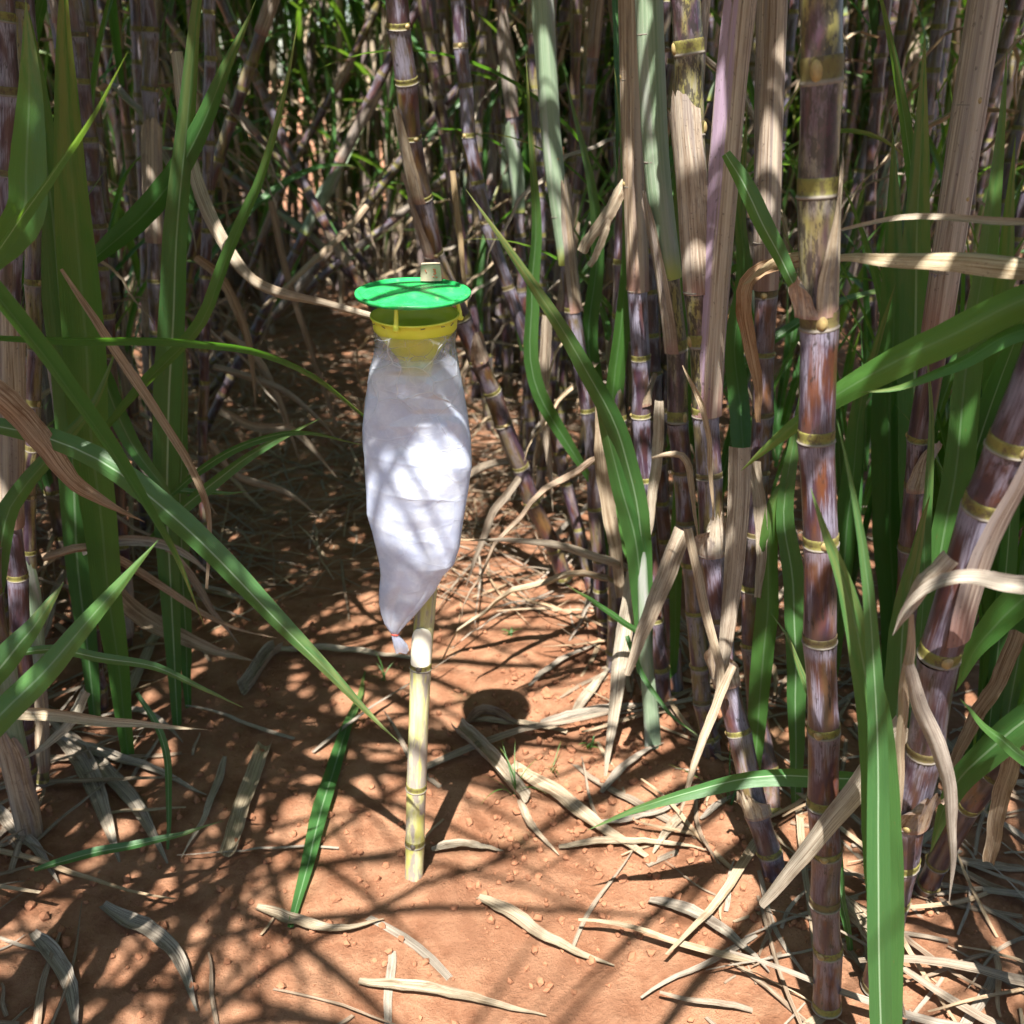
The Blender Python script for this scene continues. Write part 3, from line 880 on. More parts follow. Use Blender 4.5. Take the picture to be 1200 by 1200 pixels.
H('R7', 'cane with orange-brown lower joints just left of the thick purple cane', tr([(903, 60, 1.75), (900, 200, 1.75), (897, 340, 1.75), (893, 490, 1.74), (885, 640, 1.72), (879, 750, 1.70), (889, 840, 1.66), (900, 900, 1.62), (906, 990, 1.55)]), .0195, [346, 420, 488, 560, 630, 690, 755, 837, 905], .10, (.95, .3, .7))
H('R3', 'slim cane with a grey-green upper sheath left of the peeling pink sheath', tr([(763, 60, 1.85), (770, 200, 1.85), (785, 330, 1.85), (793, 415, 1.85), (795, 490, 1.84), (800, 560, 1.84), (808, 640, 1.83), (816, 720, 1.82), (820, 790, 1.80), (830, 860, 1.78), (836, 895, 1.77)]), .0200, [323, 415, 493, 557, 617, 668, 722, 780, 825], .10, (.4, .5, .9), soot=480)
H('R4', 'lilac-grey cane with yellow joints at the left edge of the right clump', tr([(741, 60, 2.0), (744, 200, 2.0), (748, 345, 2.0), (752, 490, 2.0), (757, 600, 1.99), (765, 690, 1.98), (771, 760, 1.97), (781, 850, 1.94), (785, 872, 1.93)]), .0195, [345, 420, 490, 563, 630, 690, 730, 788, 838], .10, (.3, .1, 1.0))
H('R9', 'short-jointed dark cane with an orange sunlit foot behind the right clump', tr([(757, 200, 2.15), (768, 480, 2.12), (780, 640, 2.1), (789, 760, 2.06), (797, 845, 1.98)]), .0165, [700, 762, 815, 640], .09, (.6, .2, .7))
H('R12', 'yellow-banded cane leaning left behind the trap, its foot on the path edge', tr([(478, 120, 2.30), (488, 200, 2.35), (507, 290, 2.42), (545, 385, 2.46), (562, 425, 2.5), (590, 495, 2.54), (625, 590, 2.58), (650, 645, 2.6), (666, 688, 2.6)]), .0240, [235, 300, 372, 425, 459, 497, 547, 592, 646], .12, (.95, .45, .65))
H('R11', 'red-tinged cane leaning parallel to the yellow-banded one behind the trap', tr([(545, 100, 2.6), (556, 200, 2.6), (587, 315, 2.6), (612, 380, 2.6), (632, 445, 2.6), (655, 530, 2.62), (675, 610, 2.6), (690, 675, 2.58), (697, 712, 2.5)]), .0175, [262, 340, 404, 447, 490, 530, 568, 620], .1, (.9, .3, .85))
H('R10', 'grey-green sheathed cane behind the long diagonal green leaf', tr([(642, 100, 2.3), (650, 200, 2.3), (668, 330, 2.3), (680, 430, 2.3), (690, 480, 2.3), (698, 600, 2.3), (705, 700, 2.3), (709, 750, 2.3)]), .0185, [312, 368, 425, 480, 540, 600, 660], .1, (.3, .3, .9))
H('R14', 'grey-sheathed cane slanting behind the broad green leaf at the far right', tr([(1150, 40, 1.5), (1128, 180, 1.5), (1097, 390, 1.52), (1078, 520, 1.55), (1067, 640, 1.58), (1058, 760, 1.6)]), .0195, [395, 512, 570, 640, 700], .11, (.3, .1, .7))
H('R2', 'stout dark purple cane leaning right at the lower right edge', tr([(1206, 470, .95), (1172, 555, .97), (1140, 622, .985), (1112, 715, 1.0), (1099, 785, 1.02), (1082, 880, 1.05), (1063, 970, 1.08), (1050, 1040, 1.11)]), .0235, [600, 530, 772, 880, 960], .125, (.45, .15, .8), bandh=.018)
H('R15', 'reddish cane lying slanted in the lower right corner', tr([(1222, 835, 1.12), (1180, 890, 1.2), (1130, 950, 1.27), (1100, 1010, 1.33)]), .0190, [945, 1010], .11, (.9, .3, .5), top=1.4)
H('L1', 'sunlit cane with a yellow ring standing in the left thicket behind the broad upright leaf', tr([(176, 60, 2.6), (178, 200, 2.6), (181, 280, 2.6), (183, 350, 2.6), (184, 450, 2.6), (190, 560, 2.6), (198, 690, 2.6)]), .0195, [280, 332, 395, 460, 530, 600], .12, (.55, .5, .9))
H('L2', 'slim dull cane just right of the broad upright leaf', tr([(246, 60, 2.75), (243, 210, 2.75), (240, 400, 2.75), (237, 560, 2.75), (240, 672, 2.68)]), .0145, None, .11, (.5, .3, .8))
H('L3', 'cane with a straw sheath above purple joints at the left edge', tr([(6, 60, 1.62), (10, 200, 1.62), (12, 450, 1.62), (14, 615, 1.62), (20, 680, 1.62), (26, 760, 1.62), (30, 860, 1.62), (32, 945, 1.62)]), .0180, [618, 682, 745, 800, 860, 905], .10, (.5, .1, .85))
H('L4', 'thin greenish cane rising from the lower left clump', tr([(40, 450, 1.7), (36, 560, 1.7), (33, 640, 1.7), (43, 760, 1.7), (50, 905, 1.68)]), .0130, [585, 650, 720, 790], .10, (.1, .9, .4))
H('L5', 'dark cane with a yellow ring in the shade of the left clump', tr([(60, 300, 1.95), (75, 480, 1.95), (88, 570, 1.95), (95, 650, 1.95), (105, 720, 1.95), (117, 815, 1.98)]), .0175, [612, 673, 735, 780], .10, (.2, .1, .7))
H('L6', 'dark reddish cane foot in the shade left of the path', tr([(128, 420, 2.25), (140, 600, 2.25), (145, 680, 2.25), (148, 758, 2.25)]), .0175, None, .1, (.8, .1, .5))
H('L7', 'straw-sheathed cane base at the lower left corner', tr([(-20, 600, 1.5), (0, 800, 1.5), (20, 900, 1.52), (35, 975, 1.55)]), .021, None, .09, (.4, .5, .5))
# canes beside the photographer, outside the frame, that carry leaves reaching in
for key, x, y, lean in (('LX1', -.86, 1.02, .05), ('LX2', -1.12, 1.42, .02), ('RX1', .88, 1.08, -.03), ('RX2', 1.02, 1.45, .0), ('RX3', .80, .78, .0)):
    pts = [Vector((x, y, -.03)), Vector((x + lean * .3, y, .8)), Vector((x + lean, y + .05, 2.3))]
    H(key, {'LX1': 'cane outside the view with added leaves arching over to shade the trap', 'LX2': 'cane outside the view bearing the long pale-ribbed leaf on the left', 'RX1': 'cane outside the view bearing the broad slanting leaf on the right', 'RX2': 'cane outside the view behind the stout leaning purple cane', 'RX3': 'cane nearest the viewer outside the view on the right'}[key], pts, .02, None, .11, (.5, .2, .8), group='canes beside the path', extend_it=False)

def sh(key, py0, L, phi_off=0.0, **kw):
    root, path, r, ss_ = HERO[key]
    return sheath(root, path, path.at_py(py0), L, r, PHI_CAM + phi_off, **kw)
PINK = (.50, .44, .36)
sh('R5', 484, .80, .35, wrap=3.9, wrap_top=2.2, flare=.04, peel=.085, mat='sheath_pink', color=PINK, lift=1.14)
sh('R5', 340, .30, -.8, wrap=3.6, wrap_top=2.2, flare=.1, color=(.46, .40, .33))
sh('R5', 645, .085, .2, wrap=4.4, wrap_top=1.2, flare=.22, color=(.55, .50, .40), jag=1.2)
sh('R5', 800, .10, -.5, wrap=3.2, wrap_top=1.2, flare=.2, color=(.52, .44, .31), jag=1.0)
sh('R5', 955, .06, -.6, wrap=3.6, wrap_top=1.2, flare=.2, color=(.55, .45, .28), jag=1.0)
sh('R3', 323, .75, 0, wrap=5.4, wrap_top=4.2, flare=.04, mat='sheath_green')
sh('R3', 415, .30, -1.2, wrap=2.4, wrap_top=1.0, flare=.16, color=(.50, .44, .36), lift=1.16)
sh('R4', 343, .70, .3, wrap=4.8, wrap_top=2.6, flare=.08, color=(.44, .36, .26))
sh('R4', 470, .07, 1.0, wrap=2, wrap_top=.6, flare=.2, color=STRAW)
sh('R7', 343, .62, .3, wrap=4.8, wrap_top=3.0, flare=.08, color=(.40, .33, .26))
sh('R1', 377, .17, 1.15, wrap=3.0, wrap_top=.7, flare=.05, color=(.62, .55, .40), jag=.4, lift=1.05)
sh('R1', 377, .050, -.9, wrap=1.3, wrap_top=.3, flare=.3, color=(.52, .42, .34), jag=.5)
sh('R10', 312, .65, 0, wrap=5, wrap_top=3.4, flare=.06, mat='sheath_green')
sh('R10', 368, .3, .9, wrap=2.6, wrap_top=1.4, flare=.2, color=STRAW)
sh('R12', 300, .22, -1.2, wrap=2.4, wrap_top=1.0, flare=.12, color=(.5, .42, .34))
sh('R12', 232, .22, -.9, wrap=2.6, wrap_top=1.0, flare=.1, color=(.62, .55, .40))
sh('R12', 425, .10, .7, wrap=2.6, wrap_top=.8, flare=.2, color=(.4, .3, .24))
sh('R14', 395, .80, 0, wrap=5.2, wrap_top=3.6, flare=.08, color=(.40, .37, .35))
sh('R14', 570, .10, .5, wrap=3.0, wrap_top=1.2, flare=.2, color=(.36, .32, .26))
sh('R2', 735, .62, 1.0, wrap=2.6, wrap_top=2.0, flare=.16, color=(.25, .20, .19), lift=1.22)
sh('R2', 962, .09, .3, wrap=3.2, wrap_top=1.0, flare=.2, color=(.36, .22, .12), jag=1)
sh('L1', 285, .30, .4, wrap=3.8, wrap_top=2.0, flare=.1, color=(.52, .44, .34))
sh('L3', 616, .40, 0, wrap=5.0, wrap_top=3.0, flare=.08, color=(.48, .40, .28))
sh('L5', 560, .3, 0, wrap=4.8, wrap_top=2.0, flare=.08, color=(.34, .30, .26))
sh('L7', 985, .34, -.3, wrap=5.0, wrap_top=2.4, flare=.12, color=(.46, .36, .24))
sh('L7', 900, .3, .6, wrap=4.4, wrap_top=2.0, flare=.14, mat='sheath_green')
sh('L4', 905, .25, 0, wrap=4.6, wrap_top=2.2, flare=.1, color=(.44, .34, .22))
sh('L4', 790, .25, 0, wrap=4.6, wrap_top=2.2, flare=.1, mat='sheath_green')
sh('L6', 745, .2, .2, wrap=4.2, wrap_top=2.0, flare=.12, color=(.40, .36, .32))

# ------------------------------------------------------------------ traced green leaves: (owner, points, distances, width px, options)
LX1, LX2, RX1, RX2, RX3 = (HERO[k][0] for k in ('LX1', 'LX2', 'RX1', 'RX2', 'RX3'))
def hx(k): return HERO[k][0]
G = [
 (LX2, [(-60, 490), (45, 511), (130, 546), (210, 612), (290, 692), (370, 772), (430, 835), (468, 870)], (1.42, 1.28), 33, dict(roll=.2, color=(.1, .5, .9), peak=.45)),
 (LX1, [(-90, 930), (0, 838), (60, 778), (120, 708), (186, 632)], (1.02, 1.15), 36, dict(roll=-.2, color=(.1, .5, .3), base=.9, fold=.5)),
 (LX1, [(-60, 860), (0, 782), (40, 735), (75, 682)], (1.05, 1.15), 34, dict(roll=.5, color=(.1, .5, .6), base=.9)),
 (LX1, [(-80, 250), (0, 355), (60, 425), (115, 505), (160, 575), (205, 655), (240, 735)], (1.05, 1.35), 25, dict(roll=.7, color=(.5, .5, 0))),
 (hx('L5'), [(120, 640), (108, 500), (96, 350), (84, 200), (76, 60), (74, -60)], (1.75, 1.55), 46, dict(roll=.1, color=(0, .5, 0), base=.8, peak=.6)),
 (hx('L5'), [(90, 640), (84, 500), (72, 360), (58, 220), (40, 80), (20, -40)], (1.9, 1.7), 40, dict(roll=-.3, color=(0, .5, .4), base=.8, peak=.6)),
 (hx('L2'), [(196, 600), (198, 480), (203, 380), (207, 290), (213, 205), (222, 100), (236, -40)], (1.9, 1.8), 33, dict(roll=.25, color=(0, .5, 1), base=.9, peak=.4, tip=.2)),
 (hx('L2'), [(212, 610), (214, 520), (216, 430), (214, 380)], (2.0, 2.0), 22, dict(roll=.3, color=(0, .5, .5), base=.9, peak=.4)),
 (LX2, [(-30, 392), (60, 398), (150, 397), (240, 402), (310, 414), (370, 442), (428, 488)], (1.35, 1.5), 10, dict(roll=1.1, color=(.3, .5, 0), base=.7, peak=.3, tip=.3)),
 (LX2, [(-70, 390), (0, 290), (30, 247), (64, 202), (105, 140), (150, 60)], (1.25, 1.25), 16, dict(roll=.8, color=(0, .5, 1))),
 (hx('L1'), [(100, 312), (140, 278), (172, 246), (210, 200), (250, 120), (300, 0)], (1.9, 1.8), 30, dict(roll=.3, color=(0, .5, .1))),
 (hx('L1'), [(120, 508), (165, 455), (215, 405), (240, 370), (262, 310), (285, 255), (306, 210), (330, 130), (350, 20)], (1.7, 1.65), 14, dict(roll=.7, color=(.3, .5, .0))),
 (hx('L5'), [(95, 390), (120, 442), (150, 515), (190, 572), (215, 610)], (1.8, 1.85), 24, dict(roll=.2, color=(.1, .5, .2))),
 (hx('L6'), [(170, 640), (225, 585), (300, 530), (345, 505), (376, 490)], (1.9, 1.95), 16, dict(roll=.4, color=(0, .5, .9))),
 (hx('L6'), [(200, 580), (240, 547), (300, 515), (360, 508), (428, 522)], (1.9, 1.8), 11, dict(roll=.5, color=(.1, .5, 1))),
 (hx('L6'), [(180, 575), (230, 576), (290, 576)], (1.95, 1.9), 8, dict(roll=.4, color=(.1, .5, 1))),
 (hx('L7'), [(0, 770), (60, 762), (110, 768), (200, 790), (285, 829)], (1.4, 1.5), 12, dict(roll=.5, color=(.1, .5, 1))),
 (hx('L7'), [(40, 1020), (100, 1000), (180, 985), (262, 962)], (1.35, 1.4), 11, dict(roll=.5, color=(.1, .5, .8))),
 (hx('L7'), [(160, 812), (188, 860), (198, 930), (196, 1000), (190, 1040)], (1.6, 1.5), 9, dict(roll=.4, color=(.2, .5, .8))),
 (LX1, [(0, 640), (20, 580), (70, 520), (110, 470), (140, 400)], (1.5, 1.6), 26, dict(roll=.5, color=(0, .5, .2))),
 (LX1, [(-40, 330), (20, 260), (30, 200), (34, 100), (30, 0)], (1.3, 1.35), 46, dict(roll=.4, color=(0, .5, .1))),
 (hx('R1'), [(1075, 1010), (1030, 925), (960, 912), (880, 914), (800, 930), (740, 950), (688, 973)], (1.22, 1.30), 24, dict(roll=.5, color=(0, .5, 1), peak=.4)),
 (hx('R7'), [(850, 180), (874, 222), (900, 270), (925, 325), (946, 372), (958, 405)], (1.45, 1.38), 24, dict(roll=.3, color=(0, .5, .9))),
 (RX1, [(1320, 320), (1200, 352), (1110, 392), (1020, 440), (960, 478), (900, 522), (868, 552)], (.98, 1.30), 44, dict(roll=.15, color=(.3, .5, 0), fold=.5, peak=.3)),
 (RX1, [(1300, 370), (1200, 388), (1130, 420), (1060, 452), (1005, 460)], (1.02, 1.12), 24, dict(roll=.5, color=(.3, .5, 0))),
 (RX3, [(1036, 1330), (1032, 1160), (1030, 1000), (1029, 900), (1026, 800), (1016, 680), (1000, 575), (981, 492)], (.90, .98), 28, dict(roll=.1, color=(.1, .5, 1), base=.95, peak=.35)),
 (RX3, [(1030, 900), (1012, 790), (1000, 725), (985, 670), (966, 622), (950, 572)], (.98, 1.02), 44, dict(roll=.3, color=(.2, .5, .7), base=.6, peak=.4)),
 (RX2, [(1075, 680), (1072, 560), (1072, 420), (1074, 300), (1078, 190), (1084, 40)], (1.75, 1.7), 38, dict(roll=.2, color=(0, .5, .9), base=.9, peak=.6)),
 (RX2, [(1046, 760), (1044, 640), (1042, 520), (1046, 400), (1050, 280), (1046, 150)], (1.95, 1.9), 40, dict(roll=.3, color=(0, .5, 0), base=.9, peak=.5)),
 (RX2, [(1088, 800), (1100, 660), (1118, 560), (1130, 450), (1150, 330), (1168, 200), (1180, 60)], (1.6, 1.55), 36, dict(roll=.4, color=(.1, .5, .1), base=.9, peak=.5)),
 (RX2, [(1070, 860), (1078, 760), (1084, 640), (1090, 500), (1086, 400)], (1.5, 1.5), 16, dict(roll=.5, color=(.2, .5, .1), base=.9)),
 (RX2, [(1050, 850), (1060, 730), (1072, 650), (1090, 580)], (1.42, 1.4), 30, dict(roll=.6, color=(0, .5, .6), base=.8)),
 (RX2, [(1170, 700), (1168, 560), (1172, 420), (1178, 300), (1190, 160)], (1.7, 1.65), 34, dict(roll=.4, color=(0, .5, 0), base=.9)),
 (RX2, [(985, 700), (996, 600), (1008, 480), (1030, 400), (1050, 330)], (1.8, 1.7), 28, dict(roll=.4, color=(0, .5, .2), base=.9)),
 (RX1, [(1290, 800), (1200, 846), (1140, 895), (1104, 952), (1090, 1000)], (1.02, 1.2), 40, dict(roll=.1, color=(0, .5, .4), peak=.3)),
 (RX1, [(1270, 940), (1200, 888), (1160, 855), (1124, 818)], (1.0, 1.0), 18, dict(roll=.4, color=(0, .5, .2), base=.9)),
 (RX1, [(1300, 640), (1200, 702), (1150, 750), (1120, 810)], (1.1, 1.2), 42, dict(roll=.3, color=(.1, .5, 0), base=.9)),
 (hx('R3'), [(800, 520), (802, 420), (797, 330), (792, 262), (796, 200), (810, 100)], (2.0, 1.95), 20, dict(roll=.2, color=(.2, .5, 0), base=.9)),
 (hx('R7'), [(960, 850), (945, 800), (925, 750), (903, 718)], (1.3, 1.35), 15, dict(roll=.4, color=(0, .5, .6), base=.8)),
 (hx('R7'), [(930, 700), (920, 600), (932, 500), (950, 420)], (1.6, 1.6), 26, dict(roll=.4, color=(0, .5, .6), base=.8)),
 (hx('R7'), [(900, 700), (905, 600), (925, 560), (945, 500)], (1.6, 1.6), 26, dict(roll=.4, color=(.1, .5, .1), base=.8)),
 (hx('R7'), [(868, 480), (862, 400), (872, 320), (868, 240), (876, 120)], (1.85, 1.8), 26, dict(root='cane', roll=.3, color=(0, .5, 0), base=.9)),
 (hx('R4'), [(715, 560), (718, 460), (728, 380), (735, 300), (732, 200), (720, 80)], (2.15, 2.1), 26, dict(root='cane', roll=.3, color=(.1, .5, 0), base=.9)),
 (hx('R10'), [(628, 450), (622, 350), (628, 270), (624, 190), (616, 60)], (2.2, 2.1), 20, dict(root='cane', roll=.2, color=(0, .5, .3), base=.9)),
 (hx('R10'), [(700, 500), (690, 400), (700, 300), (690, 210), (660, 80)], (2.4, 2.3), 24, dict(root='cane', roll=.2, color=(0, .5, .3), base=.9)),
]
for ow, pts, D, w, kw in G: traced_leaf(ow, 'leaf', pts, D, w * .92, **kw)

def shade_leaf(owner, pts, w, twist=0.0):  # overhead blade out of view, added for the shade it casts
    C = spline(pts, 22); S, N = frames(C, up=Vector((0, 0, 1)), twist=twist)
    V, U, Fc = blade_arrays(C, S, N, w, .35, 0, .7, rnd.random() * 40, 4, 0, .3)
    o0 = Vector(owner.location)
    return link('leaf', mesh('leaf', [v - o0 for v in V], Fc, 'leaf', U), owner, color=(.1, .5, .4))
for z_, q, w_ in ((.905, 1.06, .040), (.850, 1.0, .030)):  # two unseen blades added up the sun ray to shade the upper sleeve
    c = Vector((-.14, TD, z_)) - sd * q
    shade_leaf(LX1, [Vector((-.84, 1.03, c.z - .12)), Vector((-.55, c.y - .02, c.z + .06)), c + Vector((-.12, 0, .02)), c + Vector((.1, .0, .0)), c + Vector((.45, -.06, -.10))], w_, .2)
orr = random.Random(5)
for ow_, cx, cy, n_, xr_, yr_ in ((RX3, .80, .78, 20, (.10, .80), (1.05, 1.9)), (RX1, .88, 1.08, 6, (.3, .9), (1.4, 2.1)), (LX1, -.86, 1.02, 7, (-.75, -.35), (1.6, 2.5))):  # more unseen blades added to shade the right clump and left ground
    for k in range(n_):
        T = Vector((orr.uniform(*xr_), orr.uniform(*yr_), orr.uniform(0, 1.1)))
        c = T - sd * ((orr.uniform(2.0, 2.5) - T.z) / -sd.z)
        b0 = Vector((cx, cy, c.z - orr.uniform(.15, .4)))
        d = c - b0; d.z = 0
        if d.length > 1.0: c = b0 + d * (1.0 / d.length) + Vector((0, 0, .3)); d = d * (1.0 / d.length)
        shade_leaf(ow_, [b0, b0 + d * .4 + Vector((0, 0, .28)), c, c + d * .45 + Vector((0, 0, -.22))], orr.uniform(.035, .05), orr.uniform(-.6, .6))
# young shoot at the left foot of the right clump, with its two long blades
sb = gnd(766, 886)
shoot = thing('cane_shoot', 'young green shoot with two long leaf blades at the left foot of the right clump', 'cane shoot', (sb.x, sb.y, 0))
SP = Path([Vector((sb.x, sb.y, -.02)), at(764, 850, sb.y), at(758, 780, sb.y), at(754, 700, sb.y), at(752, 640, sb.y)])
V, U, Fc = [], [], []
for i in range(21):
    t = i / 20; c = SP.at(SP.len * t); r_ = .020 * (1 - .55 * t)
    for j in range(15):
        a = 2 * PI * j / 14
        V.append(c + Vector((math.cos(a), .7 * math.sin(a), 0)) * r_ - Vector(shoot.location)); U.append((j / 14, t))
for i in range(20):
    for j in range(14): Fc.append((i * 15 + j, i * 15 + j + 1, i * 15 + j + 16, i * 15 + j + 15))
link('shoot_stem', mesh('shoot_stem', V, Fc, 'sheath_green', U), shoot)
y0 = sb.y
traced_leaf(shoot, 'leaf', [(756, 790), (754, 690), (748, 600), (735, 540), (712, 480), (670, 405), (622, 330), (580, 270), (546, 222)], [y0, y0, y0 - .02, y0 - .05, y0 - .1, y0 - .15, y0 - .18, y0 - .2, y0 - .2], 25, roll=.1, color=(0, .5, .6), base=.8, peak=.35, n=30)
traced_leaf(shoot, 'leaf', [(756, 770), (752, 690), (742, 620), (726, 560), (706, 490), (690, 418)], [y0 + .01, y0, y0 - .02, y0 - .04, y0 - .08, y0 - .1], 24, roll=.3, color=(0, .5, .3), base=.8, peak=.4)
traced_leaf(shoot, 'leaf', [(756, 745), (735, 732), (700, 708), (662, 684)], (y0, y0 - .1), 7, roll=.3, color=(0, .5, .3), base=.9)
traced_leaf(shoot, 'leaf', [(735, 745), (752, 790), (785, 838), (818, 862)], (y0 - .05, y0 - .2), 6, roll=.3, color=(.2, .5, .1), base=.9)
b2 = gnd(704, 700)
sh2 = thing('cane_shoot', 'narrow upright green shoot left of the two-bladed young shoot', 'cane shoot', (b2.x, b2.y, 0))
traced_leaf(sh2, 'leaf', [(704, 705), (703, 640), (700, 580), (697, 535)], (b2.y, b2.y), 13, roll=.2, color=(.1, .5, 0), base=.9)
traced_leaf(sh2, 'leaf', [(706, 705), (710, 650), (706, 600), (712, 570)], (b2.y, b2.y), 8, roll=.5, color=(.1, .5, 0), base=.9)

